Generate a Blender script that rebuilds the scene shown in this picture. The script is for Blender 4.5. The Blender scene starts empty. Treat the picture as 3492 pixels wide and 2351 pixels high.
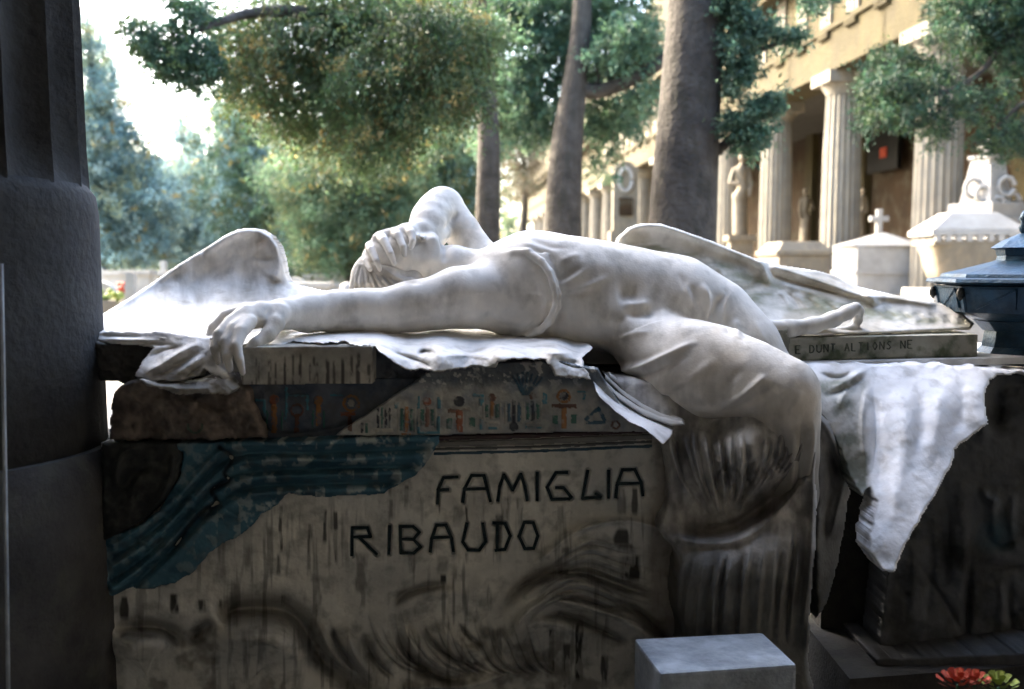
import bpy, bmesh, math, random
import numpy as np
from mathutils import Vector

# ------------------------------------------------------------------ camera, light, exposure
SC = bpy.context.scene
COL = SC.collection
F = 3395.0                       # focal length in pixels of the 3492 px wide photograph (35 mm lens)
CX, CY = 1746.0, 1175.5
EYE = 1.5
TH = math.atan(275.0 / F)
CT, ST = math.cos(TH), math.sin(TH)

cam = bpy.data.cameras.new("camera")
cam.lens = 35.0
cam.sensor_width = 36.0
cam.clip_start = 0.05
cam.clip_end = 2000
cam.dof.use_dof = True
cam.dof.focus_distance = 2.72
cam.dof.aperture_fstop = 2.8
camo = bpy.data.objects.new("camera", cam)
camo.location = (0, 0, EYE)
camo.rotation_euler = (math.pi / 2 - TH, 0, 0)
COL.objects.link(camo)
SC.camera = camo

SUN_DIR = Vector((-0.76, 0.50, 0.56)).normalized()      # towards the sun
world = bpy.data.worlds.new("World")
SC.world = world
world.use_nodes = True
wn = world.node_tree.nodes
wl = world.node_tree.links
sky = wn.new("ShaderNodeTexSky")
sky.sky_type = 'NISHITA'
sky.sun_disc = False
sky.sun_elevation = math.asin(SUN_DIR.z)
sky.sun_rotation = math.atan2(SUN_DIR.x, SUN_DIR.y)
sky.air_density = 1.0
sky.dust_density = 4.0
sky.ozone_density = 1.0
bg = wn["Background"]
bg.inputs[1].default_value = 0.15
wl.new(sky.outputs[0], bg.inputs[0])

sun = bpy.data.lights.new("sun", 'SUN')
sun.energy = 2.0
sun.angle = math.radians(0.6)
sun.color = (1.0, 0.90, 0.74)
suno = bpy.data.objects.new("sun", sun)
suno.rotation_euler = SUN_DIR.to_track_quat('Z', 'Y').to_euler()
COL.objects.link(suno)

SC.view_settings.view_transform = 'Standard'
SC.view_settings.look = 'None'
SC.view_settings.exposure = 3.95
SC.view_settings.gamma = 1.0
SC.view_settings.use_curve_mapping = False
SC.render.engine = 'CYCLES'
SC.cycles.use_denoising = True
SC.cycles.max_bounces = 6
SC.cycles.diffuse_bounces = 4
SC.cycles.transparent_max_bounces = 4

rng = np.random.RandomState(7)
random.seed(7)

# ------------------------------------------------------------------ geometry helpers
def P(px, py, Y):
    """point at distance Y in front of the camera that stands at photograph pixel px, py"""
    u = (np.asarray(px, float) - CX) / F
    v = -(np.asarray(py, float) - CY) / F
    t = np.asarray(Y, float) / (CT + v * ST)
    return np.stack([u * t, (CT + v * ST) * t, EYE + t * (-ST + v * CT)], -1)

SL = 0.16                         # the tomb front recedes a little to the right
def YF(px, py, off=0.0):
    u = (np.asarray(px, float) - CX) / F
    v = -(np.asarray(py, float) - CY) / F
    c = CT + v * ST
    t = (2.5 + off) / (c - SL * u)
    return c * t

def proj(co):
    r = co - np.array([0, 0, EYE])
    f = r[:, 1] * CT - r[:, 2] * ST
    up = r[:, 1] * ST + r[:, 2] * CT
    return CX + F * r[:, 0] / f, CY - F * up / f

_vn = {}
def vnoise(x, y, seed=0):
    if seed not in _vn:
        _vn[seed] = np.random.RandomState(seed + 100).rand(256, 256)
    g = _vn[seed]
    xi = np.floor(x).astype(int); yi = np.floor(y).astype(int)
    fx = x - xi; fy = y - yi
    fx = fx * fx * (3 - 2 * fx); fy = fy * fy * (3 - 2 * fy)
    a = g[xi % 256, yi % 256]; b = g[(xi + 1) % 256, yi % 256]
    c = g[xi % 256, (yi + 1) % 256]; d = g[(xi + 1) % 256, (yi + 1) % 256]
    return (a * (1 - fx) + b * fx) * (1 - fy) + (c * (1 - fx) + d * fx) * fy

def fbm(x, y, s, seed=0, o=4):
    r = 0; a = 1; t = 0
    for k in range(o):
        r = r + a * vnoise(x / s * 2 ** k, y / s * 2 ** k, seed + k); t += a; a *= .55
    return r / t

def smooth_poly(pts, n=6):
    p = np.array(pts, float)
    if len(p) < 3:
        return p
    q = np.vstack([2 * p[0] - p[1], p, 2 * p[-1] - p[-2]])
    out = []
    for i in range(1, len(q) - 2):
        for k in range(n):
            t = k / n
            out.append(.5 * ((2 * q[i]) + (-q[i - 1] + q[i + 1]) * t + (2 * q[i - 1] - 5 * q[i] + 4 * q[i + 1] - q[i + 2]) * t * t + (-q[i - 1] + 3 * q[i] - 3 * q[i + 1] + q[i + 2]) * t ** 3))
    out.append(p[-1])
    return np.array(out)

def dist_poly(x, y, pts):
    """distance to a polyline; also the place along it 0..1"""
    best = np.full(x.shape, 1e9); along = np.zeros(x.shape)
    n = len(pts) - 1
    for i in range(n):
        ax, ay = pts[i]; bx, by = pts[i + 1]
        dx, dy = bx - ax, by - ay
        L = dx * dx + dy * dy + 1e-9
        t = np.clip(((x - ax) * dx + (y - ay) * dy) / L, 0, 1)
        d = np.hypot(x - ax - t * dx, y - ay - t * dy)
        m = d < best
        best = np.where(m, d, best); along = np.where(m, (i + t) / n, along)
    return best, along

def ridge_sum(x, y, ridges):
    """sum of ridges: (points, width, height[, fade]); fades out at both ends"""
    h = np.zeros(x.shape)
    for r in ridges:
        pts, w, a = r[0], r[1], r[2]
        fade = r[3] if len(r) > 3 else .35
        pp = smooth_poly(pts)
        x0, y0 = pp.min(0) - 5 * w; x1, y1 = pp.max(0) + 5 * w
        m = (x > x0) & (x < x1) & (y > y0) & (y < y1)
        if not m.any():
            continue
        d, t = dist_poly(x[m], y[m], pp)
        e = np.clip(np.minimum(t, 1 - t) / max(fade, 1e-3), 0, 1) if fade else 1.0; e = e * e * (3 - 2 * e) if fade else 1.0
        h[m] += a * e * (.62 * np.exp(-(d / w) ** 2) + .38 * np.exp(-(d / (2.2 * w)) ** 2))
    return h

def inside(x, y, poly):
    r = np.zeros(x.shape, bool)
    n = len(poly)
    for i in range(n):
        x1, y1 = poly[i]; x2, y2 = poly[(i + 1) % n]
        if y1 == y2:
            continue
        c = ((y1 > y) != (y2 > y)) & (x < (x2 - x1) * (y - y1) / (y2 - y1) + x1)
        r ^= c
    return r

def tps(ctrl):
    """thin plate spline Y(px, py) through control points"""
    c = np.array(ctrl, float)
    p = c[:, :2] / 1000.0; z = c[:, 2]
    n = len(p)
    def U(r2):
        return np.where(r2 > 1e-12, r2 * np.log(r2 + 1e-12), 0)
    d2 = ((p[:, None] - p[None]) ** 2).sum(-1)
    A = np.zeros((n + 3, n + 3)); A[:n, :n] = U(d2) + np.eye(n) * 1e-4
    A[:n, n] = 1; A[:n, n + 1:] = p; A[n, :n] = 1; A[n + 1:, :n] = p.T
    w = np.linalg.solve(A, np.concatenate([z, np.zeros(3)]))
    def f(x, y):
        x = np.asarray(x) / 1000.; y = np.asarray(y) / 1000.
        r = w[n] + w[n + 1] * x + w[n + 2] * y
        for i in range(n):
            r = r + w[i] * U((x - p[i, 0]) ** 2 + (y - p[i, 1]) ** 2)
        return r
    return f

def link(name, me, mat=None, parent=None):
    o = bpy.data.objects.new(name, me)
    COL.objects.link(o)
    if mat is not None and me is not None and not me.materials:
        me.materials.append(mat)
    if parent is not None:
        o.parent = parent
    return o

def mesh_np(name, V, Q, mat=None, parent=None, smooth=True, col=None, tris=False):
    """fast mesh from arrays; V are world coordinates"""
    V = np.asarray(V, np.float32); Q = np.asarray(Q, np.int32)
    k = Q.shape[1]
    if parent is not None:
        V = V - np.array(parent.location, np.float32)
    me = bpy.data.meshes.new(name)
    me.vertices.add(len(V)); me.vertices.foreach_set("co", V.ravel())
    me.loops.add(Q.size); me.loops.foreach_set("vertex_index", Q.ravel())
    me.polygons.add(len(Q))
    me.polygons.foreach_set("loop_start", np.arange(0, Q.size, k, dtype=np.int32))
    try:
        me.polygons.foreach_set("loop_total", np.full(len(Q), k, np.int32))
    except Exception:
        pass
    me.update(calc_edges=True)
    me.validate()
    me.polygons.foreach_set("use_smooth", np.full(len(me.polygons), smooth, bool))
    if col is not None:
        at = me.color_attributes.new("Col", 'FLOAT_COLOR', 'POINT')
        c = np.ones((len(V), 4), np.float32); c[:, :3] = col
        at.data.foreach_set("color", c.ravel())
    return link(name, me, mat, parent)

def thing(name, label, cat, loc, group=None):
    o = bpy.data.objects.new(name, None)
    COL.objects.link(o)
    o.location = [float(v) for v in loc]
    o.empty_display_size = .1
    o['label'] = label; o['category'] = cat
    if group: o['group'] = group
    return o

def tag(o, label, cat, group=None):
    o['label'] = label; o['category'] = cat
    if group: o['group'] = group
    return o

def struct(o, kind='structure'):
    o['kind'] = kind
    return o

class MB:
    """collects shapes in world coordinates into one mesh"""
    def __init__(s): s.v = []; s.f = []
    def add(s, v, f):
        n = len(s.v); s.v += [tuple(map(float, q)) for q in v]; s.f += [tuple(i + n for i in q) for q in f]
        return s
    def box(s, c, size, rz=0, taper=1.0, bev=0):
        hx, hy, hz = size[0] / 2, size[1] / 2, size[2] / 2
        v = []
        cr, sr = math.cos(rz), math.sin(rz)
        for z, k in ((-hz, 1), (hz, taper)):
            for x, y in ((-hx, -hy), (hx, -hy), (hx, hy), (-hx, hy)):
                x *= k; y *= k
                v.append((c[0] + x * cr - y * sr, c[1] + x * sr + y * cr, c[2] + z))
        return s.add(v, [(3, 2, 1, 0), (4, 5, 6, 7), (0, 1, 5, 4), (1, 2, 6, 5), (2, 3, 7, 6), (3, 0, 4, 7)])
    def lathe(s, c, prof, n=16, rot=0, caps=True):
        v = []; f = []
        for r, z in prof:
            for i in range(n):
                a = rot + 2 * math.pi * i / n
                v.append((c[0] + r * math.cos(a), c[1] + r * math.sin(a), c[2] + z))
        for j in range(len(prof) - 1):
            for i in range(n):
                k = (i + 1) % n
                f.append((j * n + i, j * n + k, (j + 1) * n + k, (j + 1) * n + i))
        if caps:
            f.append(tuple(range(n - 1, -1, -1))); f.append(tuple((len(prof) - 1) * n + i for i in range(n)))
        return s.add(v, f)
    def tube(s, pts, rads, n=10):
        pts = [Vector(p) for p in pts]
        v = []; f = []
        up = Vector((0, 0, 1))
        for i, p in enumerate(pts):
            d = (pts[min(i + 1, len(pts) - 1)] - pts[max(i - 1, 0)]).normalized()
            if i == 0:
                a = d.cross(up)
                if a.length < .3: a = d.cross(Vector((1, 0, 0)))
            else:
                a = a - d * a.dot(d)
            a.normalize(); b = d.cross(a)
            for k in range(n):
                t = 2 * math.pi * k / n
                v.append(p + (a * math.cos(t) + b * math.sin(t)) * rads[i])
        for j in range(len(pts) - 1):
            for k in range(n):
                q = (k + 1) % n
                f.append((j * n + k, j * n + q, (j + 1) * n + q, (j + 1) * n + k))
        f.append(tuple(range(n - 1, -1, -1))); f.append(tuple((len(pts) - 1) * n + i for i in range(n)))
        return s.add(v, f)
    def build(s, name, mat, parent=None, smooth=False, bevel=0):
        me = bpy.data.meshes.new(name)
        off = Vector(parent.location) if parent is not None else Vector((0, 0, 0))
        me.from_pydata([(x - off.x, y - off.y, z - off.z) for x, y, z in s.v], [], s.f)
        bm = bmesh.new(); bm.from_mesh(me)
        bmesh.ops.recalc_face_normals(bm, faces=bm.faces)
        if bevel:
            es = [e for e in bm.edges if len(e.link_faces) == 2 and e.calc_face_angle(0) > .5]
            bmesh.ops.bevel(bm, geom=es, offset=bevel, segments=2, affect='EDGES', profile=.6)
        bm.to_mesh(me); bm.free()
        me.polygons.foreach_set("use_smooth", [bool(smooth)] * len(me.polygons))
        if smooth == 'auto':
            try:
                me.set_sharp_from_angle(angle=math.radians(40))
            except Exception:
                pass
        me.update()
        return link(name, me, mat, parent)

# ------------------------------------------------------------------ materials
def stone(name, base, var=.25, scale=6.0, bump=.25, rough=.75, attr=False, dirt=(.10, .10, .07), dirt_amt=.3,
          streak=0.0, bscale=90.0, metal=0.0, bdist=.01):
    m = bpy.data.materials.new(name); m.use_nodes = True
    nt = m.node_tree; N = nt.nodes; L = nt.links
    b = N["Principled BSDF"]
    b.inputs["Roughness"].default_value = rough
    b.inputs["Metallic"].default_value = metal
    b.inputs["Specular IOR Level"].default_value = .5 if metal else .18
    tc = N.new("ShaderNodeTexCoord")
    n1 = N.new("ShaderNodeTexNoise"); n1.inputs["Scale"].default_value = scale; n1.inputs["Detail"].default_value = 8
    n1.inputs["Roughness"].default_value = .62
    L.new(tc.outputs["Object"], n1.inputs["Vector"])
    r1 = N.new("ShaderNodeMapRange"); r1.inputs[1].default_value = .35; r1.inputs[2].default_value = .65
    r1.inputs[3].default_value = 1 - var; r1.inputs[4].default_value = 1 + var * .45
    L.new(n1.outputs[0], r1.inputs[0])
    vm = N.new("ShaderNodeVectorMath"); vm.operation = 'SCALE'
    if attr:
        at = N.new("ShaderNodeAttribute"); at.attribute_name = "Col"
        L.new(at.outputs["Color"], vm.inputs[0])
    else:
        vm.inputs[0].default_value = base
    L.new(r1.outputs[0], vm.inputs["Scale"])
    n2 = N.new("ShaderNodeTexNoise"); n2.inputs["Scale"].default_value = scale * 2.7; n2.inputs["Detail"].default_value = 6
    mp = N.new("ShaderNodeMapping")
    mp.inputs["Scale"].default_value = (1, 1, 1 - streak * .88)
    mp.inputs["Location"].default_value = (3.1, 1.7, 5.3)
    L.new(tc.outputs["Object"], mp.inputs[0]); L.new(mp.outputs[0], n2.inputs["Vector"])
    r2 = N.new("ShaderNodeMapRange"); r2.inputs[1].default_value = .5; r2.inputs[2].default_value = .68
    r2.inputs[3].default_value = 0; r2.inputs[4].default_value = dirt_amt
    L.new(n2.outputs[0], r2.inputs[0])
    mx = N.new("ShaderNodeMixRGB"); mx.inputs[2].default_value = (*dirt, 1)
    L.new(r2.outputs[0], mx.inputs[0]); L.new(vm.outputs[0], mx.inputs[1])
    L.new(mx.outputs[0], b.inputs["Base Color"])
    n3 = N.new("ShaderNodeTexNoise"); n3.inputs["Scale"].default_value = bscale; n3.inputs["Detail"].default_value = 6
    L.new(tc.outputs["Object"], n3.inputs["Vector"])
    bu = N.new("ShaderNodeBump"); bu.inputs["Strength"].default_value = bump; bu.inputs["Distance"].default_value = bdist
    L.new(n3.outputs[0], bu.inputs["Height"]); L.new(bu.outputs[0], b.inputs["Normal"])
    return m

M_body = stone("white_marble", (.70, .67, .61), attr=True, var=.18, scale=7, bump=.16, rough=.6, dirt=(.20, .18, .14), dirt_amt=.42, streak=.4, bscale=140, bdist=.004)
M_relief = stone("carved_marble", (.5, .5, .5), attr=True, var=.22, scale=9, bump=.3, rough=.75, dirt=(.10, .10, .085), dirt_amt=.45, bscale=110, bdist=.006)
M_marble = stone("plain_marble", (.66, .65, .62), var=.2, scale=4, bump=.12, rough=.5, dirt=(.25, .24, .2), dirt_amt=.4)
M_marble_grey = stone("grey_marble", (.40, .44, .47), var=.4, scale=9, bump=.4, rough=.45, dirt=(.2, .23, .26), dirt_amt=.5)
M_plinth = stone("dark_stone", (.06, .057, .052), var=.4, scale=5, bump=.4, rough=.9)
M_colnear = stone("rough_grey_stone", (.055, .056, .055), var=.3, scale=5, bump=.35, rough=.9, dirt=(.05, .05, .055), dirt_amt=.5, bscale=45, bdist=.02)
M_gallery = stone("gallery_plaster", (.29, .28, .265), var=.2, scale=1.5, bump=.3, rough=.95)
M_floor = stone("gallery_floor_stone", (.07, .07, .072), var=.3, scale=3, bump=.2, rough=.6)
M_ground = stone("gravel", (.33, .31, .28), var=.35, scale=1.2, bump=.8, rough=.95, bscale=30, bdist=.05)
M_ochre = stone("ochre_stone", (.050, .040, .017), var=.28, scale=1.2, bump=.5, rough=.85, dirt=(.035, .028, .015), dirt_amt=.6, streak=.8, bscale=14, bdist=.05)
M_colfar = stone("pale_limestone", (.165, .15, .12), var=.2, scale=2.2, bump=.3, rough=.8, dirt=(.25, .21, .15), dirt_amt=.5, streak=.9)
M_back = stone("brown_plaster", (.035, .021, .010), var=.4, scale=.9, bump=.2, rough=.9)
M_grave = stone("grave_marble", (.33, .315, .285), var=.2, scale=3, bump=.2, rough=.7, dirt=(.3, .28, .24), dirt_amt=.4)
M_urn = stone("warm_marble", (.18, .155, .115), var=.2, scale=4, bump=.25, rough=.75, dirt=(.26, .2, .13), dirt_amt=.5, streak=.6)
M_black = stone("black_marble", (.0015, .0015, .0015), var=.3, scale=4, bump=.0, rough=.7, dirt_amt=0)
M_metal = stone("blue_black_metal", (.010, .045, .085), var=.5, scale=14, bump=.3, rough=.42, metal=.35, dirt=(.05, .08, .10), dirt_amt=.35)
M_glassdark = stone("dark_pane", (.006, .007, .009), var=.2, bump=0, rough=.12, dirt_amt=0)
M_bark = stone("grey_bark", (.055, .048, .040), var=.45, scale=5, bump=1.0, rough=.95, dirt=(.03, .028, .02), dirt_amt=.6, streak=.85, bscale=22, bdist=.025)
M_letter = stone("letter_paint", (.022, .034, .036), var=.5, scale=60, bump=.2, rough=.8, dirt=(.05, .06, .06), dirt_amt=.4)
M_letter2 = stone("worn_letter", (.085, .095, .07), var=.5, scale=40, bump=.2, rough=.8, dirt=(.17, .17, .13), dirt_amt=.8)
M_bronze = stone("dark_bronze", (.018, .018, .016), var=.5, scale=20, bump=.3, rough=.5, metal=.4, dirt=(.05, .06, .05), dirt_amt=.4)
M_globe = stone("lamp_glass", (.32, .42, .46), var=.2, scale=20, bump=0, rough=.2)
M_petal_red = stone("red_petal", (.45, .07, .04), var=.35, scale=60, bump=.2, rough=.6, dirt=(.6, .25, .12), dirt_amt=.5)
M_petal_green = stone("yellow_green_petal", (.28, .33, .07), var=.35, scale=60, bump=.2, rough=.6)
M_leafplain = stone("flower_leaf", (.03, .08, .04), var=.35, scale=30, bump=.2, rough=.6)

def leaf_mat(name):
    m = bpy.data.materials.new(name); m.use_nodes = True
    nt = m.node_tree; N = nt.nodes; L = nt.links
    b = N["Principled BSDF"]; b.inputs["Roughness"].default_value = .6
    at = N.new("ShaderNodeAttribute"); at.attribute_name = "Col"
    L.new(at.outputs["Color"], b.inputs["Base Color"])
    tr = N.new("ShaderNodeBsdfTranslucent"); mx = N.new("ShaderNodeMixShader"); mx.inputs[0].default_value = .42
    L.new(at.outputs["Color"], tr.inputs[0])
    L.new(b.outputs[0], mx.inputs[1]); L.new(tr.outputs[0], mx.inputs[2])
    L.new(mx.outputs[0], N["Material Output"].inputs[0])
    return m
M_leaf = leaf_mat("foliage")

# ------------------------------------------------------------------ relief tool: a carved slab with its own depth and thickness
def relief(name, poly, base, step=4, ridges=(), edge=None, thick=.06, rough=0.0, nscale=40, ragged=0, rag_scale=30,
           color=None, mat=None, parent=None, extra=None, smooth_outline=False, seed=0):
    pl = np.array(poly, float)
    if smooth_outline:
        pl = smooth_poly(np.vstack([pl, pl[:1]]), 5)
    x0, y0 = pl.min(0) - ragged - step; x1, y1 = pl.max(0) + ragged + step
    gx = np.arange(x0, x1 + step, step); gy = np.arange(y0, y1 + step, step)
    X, Y = np.meshgrid(gx, gy)
    wx, wy = X, Y
    if ragged:
        wx = X + (fbm(X, Y, rag_scale, seed + 11, 3) - .5) * 2 * ragged
        wy = Y + (fbm(X, Y, rag_scale, seed + 17, 3) - .5) * 2 * ragged
    ins = inside(wx, wy, pl)
    D = base(X, Y)
    h = ridge_sum(X, Y, ridges)
    if rough:
        h = h + (fbm(X, Y, nscale, seed + 3, 5) - .5) * 2 * rough
    if extra is not None:
        h = h + extra(X, Y)
    if edge:
        R, amt = edge
        cl = np.vstack([pl, pl[:1]])
        d, _ = dist_poly(wx, wy, cl)
        t = np.clip(d / R, 0, 1)
        h = h - amt * (1 - np.sqrt(np.clip(1 - (1 - t) ** 2, 0, 1)))
    D = D - h
    V = P(X, Y, D)
    ny, nx = X.shape
    idx = np.arange(nx * ny).reshape(ny, nx)
    cm = ins[:-1, :-1] & ins[1:, :-1] & ins[:-1, 1:] & ins[1:, 1:]
    # outline pull: snap nothing, keep cells wholly inside
    a = idx[:-1, :-1][cm]; b = idx[1:, :-1][cm]; c = idx[1:, 1:][cm]; d_ = idx[:-1, 1:][cm]
    front = np.stack([a, b, c, d_], 1)
    N = nx * ny
    walls = []
    pad = np.zeros((ny + 1, nx + 1), bool); pad[1:-1, 1:-1] = cm
    # left, right, top, bottom borders of the cell mask
    for (dy, dx, e0, e1) in ((0, -1, (0, 0), (1, 0)), (0, 1, (1, 1), (0, 1)), (-1, 0, (0, 1), (0, 0)), (1, 0, (1, 0), (1, 1))):
        nb = pad[1 + dy: 1 + dy + ny - 1, 1 + dx: 1 + dx + nx - 1]
        bd = cm & ~nb
        jj, ii = np.nonzero(bd)
        p = idx[jj + e0[0], ii + e0[1]]; q = idx[jj + e1[0], ii + e1[1]]
        walls.append(np.stack([q, p, p + N, q + N], 1))
    B = V.reshape(-1, 3).copy(); B[:, 1] += thick
    allV = np.vstack([V.reshape(-1, 3), B])
    Q = np.vstack([front] + walls)
    col = color(X, Y) if callable(color) else np.broadcast_to(np.array(color if color else (.5, .5, .5)), X.shape + (3,))
    col = np.asarray(col, np.float32).reshape(-1, 3); col = np.vstack([col, col])
    used, inv = np.unique(Q, return_inverse=True)
    Q = inv.reshape(Q.shape)
    # relax the stair-stepped outline
    VV = allV[used]
    return mesh_np(name, VV, Q, mat or M_relief, parent, True, col[used])

def mixc(a, b, t):
    t = np.clip(t, 0, 1)[..., None]
    return np.asarray(a) * (1 - t) + np.asarray(b) * t

# ------------------------------------------------------------------ signed-distance sculpting
class SDF:
    def __init__(s, lo, hi, h):
        s.lo = np.array(lo, np.float32); s.h = h
        s.n = np.ceil((np.array(hi) - s.lo) / h).astype(int) + 1
        s.f = np.full(s.n, 1.0, np.float32)
    def cone(s, a, b, ra, rb, k=.01, flat=None):
        a = np.array(a, np.float32); b = np.array(b, np.float32)
        m = max(ra, rb) + k + s.h * 3
        i0 = np.maximum(np.floor((np.minimum(a, b) - m - s.lo) / s.h).astype(int), 0)
        i1 = np.minimum(np.ceil((np.maximum(a, b) + m - s.lo) / s.h).astype(int) + 1, s.n)
        if (i1 <= i0).any(): return
        ax = [s.lo[q] + s.h * np.arange(i0[q], i1[q], dtype=np.float32) for q in range(3)]
        x = ax[0][:, None, None] - a[0]; y = ax[1][None, :, None] - a[1]; z = ax[2][None, None, :] - a[2]
        d = b - a; L = float(d @ d) + 1e-9
        t = np.clip((x * d[0] + y * d[1] + z * d[2]) / L, 0, 1)
        q = np.sqrt((x - t * d[0]) ** 2 + (y - t * d[1]) ** 2 + (z - t * d[2]) ** 2) - (ra + (rb - ra) * t)
        sub = s.f[i0[0]:i1[0], i0[1]:i1[1], i0[2]:i1[2]]
        hh = np.maximum(k - np.abs(sub - q), 0) / k
        sub[...] = np.minimum(sub, q) - hh * hh * k * .25
    def mesh(s):
        f = s.f; nx, ny, nz = f.shape
        sg = f < 0
        c = np.zeros((nx - 1, ny - 1, nz - 1), np.int8)
        for i in (0, 1):
            for j in (0, 1):
                for k in (0, 1):
                    c += sg[i:nx - 1 + i, j:ny - 1 + j, k:nz - 1 + k]
        act = (c > 0) & (c < 8)
        I, J, K = np.nonzero(act)
        vid = np.full(act.shape, -1, np.int32); vid[I, J, K] = np.arange(len(I))
        acc = np.zeros((len(I), 3)); cnt = np.zeros(len(I))
        cs = [(i, j, k) for i in (0, 1) for j in (0, 1) for k in (0, 1)]
        for p in cs:
            for ax in range(3):
                if p[ax] == 0:
                    q = list(p); q[ax] = 1
                    a = f[I + p[0], J + p[1], K + p[2]]; b = f[I + q[0], J + q[1], K + q[2]]
                    m = (a < 0) != (b < 0)
                    t = np.where(m, a / np.where(np.abs(a - b) < 1e-9, 1, a - b), 0)
                    pos = np.tile(np.array(p, float), (len(I), 1)); pos[:, ax] += t
                    acc[m] += pos[m]; cnt[m] += 1
        V = (np.stack([I, J, K], 1) + acc / cnt[:, None]) * s.h + s.lo
        Q = []
        for ax in range(3):
            u, v = (ax + 1) % 3, (ax + 2) % 3
            sl0 = [slice(None)] * 3; sl1 = [slice(None)] * 3
            sl0[ax] = slice(0, -1); sl1[ax] = slice(1, None)
            A = sg[tuple(sl0)]; B = sg[tuple(sl1)]
            e = A != B
            e[tuple([slice(None) if q != u else 0 for q in range(3)])] = False
            e[tuple([slice(None) if q != v else 0 for q in range(3)])] = False
            # drop last layers in u, v
            e[tuple([slice(None) if q != u else -1 for q in range(3)])] = False
            e[tuple([slice(None) if q != v else -1 for q in range(3)])] = False
            idx = np.stack(np.nonzero(e), 1)
            fl = A[e]
            du = np.zeros(3, int); du[u] = 1; dv = np.zeros(3, int); dv[v] = 1
            q0 = idx - du - dv; q1 = idx - dv; q2 = idx; q3 = idx - du
            g = lambda q: vid[q[:, 0], q[:, 1], q[:, 2]]
            qq = np.stack([g(q0), g(q1), g(q2), g(q3)], 1)
            qq[~fl] = qq[~fl][:, ::-1]
            Q.append(qq)
        return V, np.vstack(Q)

def relax(V, Q, it=2, lam=.5):
    e = np.vstack([Q[:, [0, 1]], Q[:, [1, 2]], Q[:, [2, 3]], Q[:, [3, 0]]])
    for _ in range(it):
        n = len(V); s = np.zeros_like(V); c = np.zeros(n)
        for k in range(3):
            s[:, k] = np.bincount(e[:, 0], V[e[:, 1], k], n) + np.bincount(e[:, 1], V[e[:, 0], k], n)
        c = np.bincount(e[:, 0], minlength=n) + np.bincount(e[:, 1], minlength=n)
        V = V + lam * (s / np.maximum(c, 1)[:, None] - V)
    return V

def normals(V, Q):
    n = np.cross(V[Q[:, 2]] - V[Q[:, 0]], V[Q[:, 3]] - V[Q[:, 1]])
    N = np.zeros_like(V)
    for k in range(4):
        for a in range(3):
            N[:, a] += np.bincount(Q[:, k], n[:, a], len(V))
    return N / (np.linalg.norm(N, axis=1, keepdims=True) + 1e-12)

# ================================================================== SETTING: our own gallery (shade), the court, the sky
def plane(name, x0, x1, y0, y1, z, mat):
    m = MB(); m.add([(x0, y0, z), (x1, y0, z), (x1, y1, z), (x0, y1, z)], [(0, 1, 2, 3)])
    return m.build(name, mat)
struct(plane("ground", -400, 400, -100, 900, 0.0, M_ground))
m = MB(); m.box((0, -1.0, .02), (30, 9.2, .08)); struct(m.build("gallery_floor", M_floor))
m = MB(); m.box((0, -1.6, 5.9), (30, 8.5, .5)); struct(m.build("gallery_ceiling", M_gallery))
m = MB(); m.box((0, -5.6, 3.0), (30, .3, 5.9)); struct(m.build("gallery_wall", M_gallery))
m = MB(); m.box((-15.1, -1.0, 3.0), (.3, 9.4, 5.9)); struct(m.build("gallery_end_wall", M_gallery))
m = MB(); m.box((15.1, -1.0, 3.0), (.3, 9.4, 5.9)); struct(m.build("gallery_end_wall", M_gallery))
m = MB(); m.box((0, 2.42, 5.44), (29.8, .5, .42)); struct(m.build("gallery_lintel", M_gallery))
# unseen monuments added in the next bays to block sun and side light
for i, (x, w_, h_, lb) in enumerate([(-3.75, 3.0, 3.9, "unseen monument added to block light in the next bay left of the near column"), (-9.0, 3.6, 3.9, "unseen monument added to block light in the second bay left of the near column"), (5.6, 3.4, 3.7, "unseen monument added to block light in the bay right of the lantern")]):
    t_ = bpy.data.objects.new("bay_light_block", None); COL.objects.link(t_); t_.location = (x, 3.2, 0); t_['label'] = lb; t_['category'] = "monument"
    m = MB(); m.box((x, 3.2, .5), (w_, 1.1, 1.0)); m.build("base", M_plinth, t_)
    m = MB(); m.box((x, 3.25, (1.003 + h_) / 2), (w_ * .86, .7, h_ - 1.003)); m.build("stele", M_plinth, t_)
    m = MB(); m.box((x, 3.25, h_ + .13), (w_ * .95, .9, .25)); m.build("cornice", M_plinth, t_)

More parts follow.
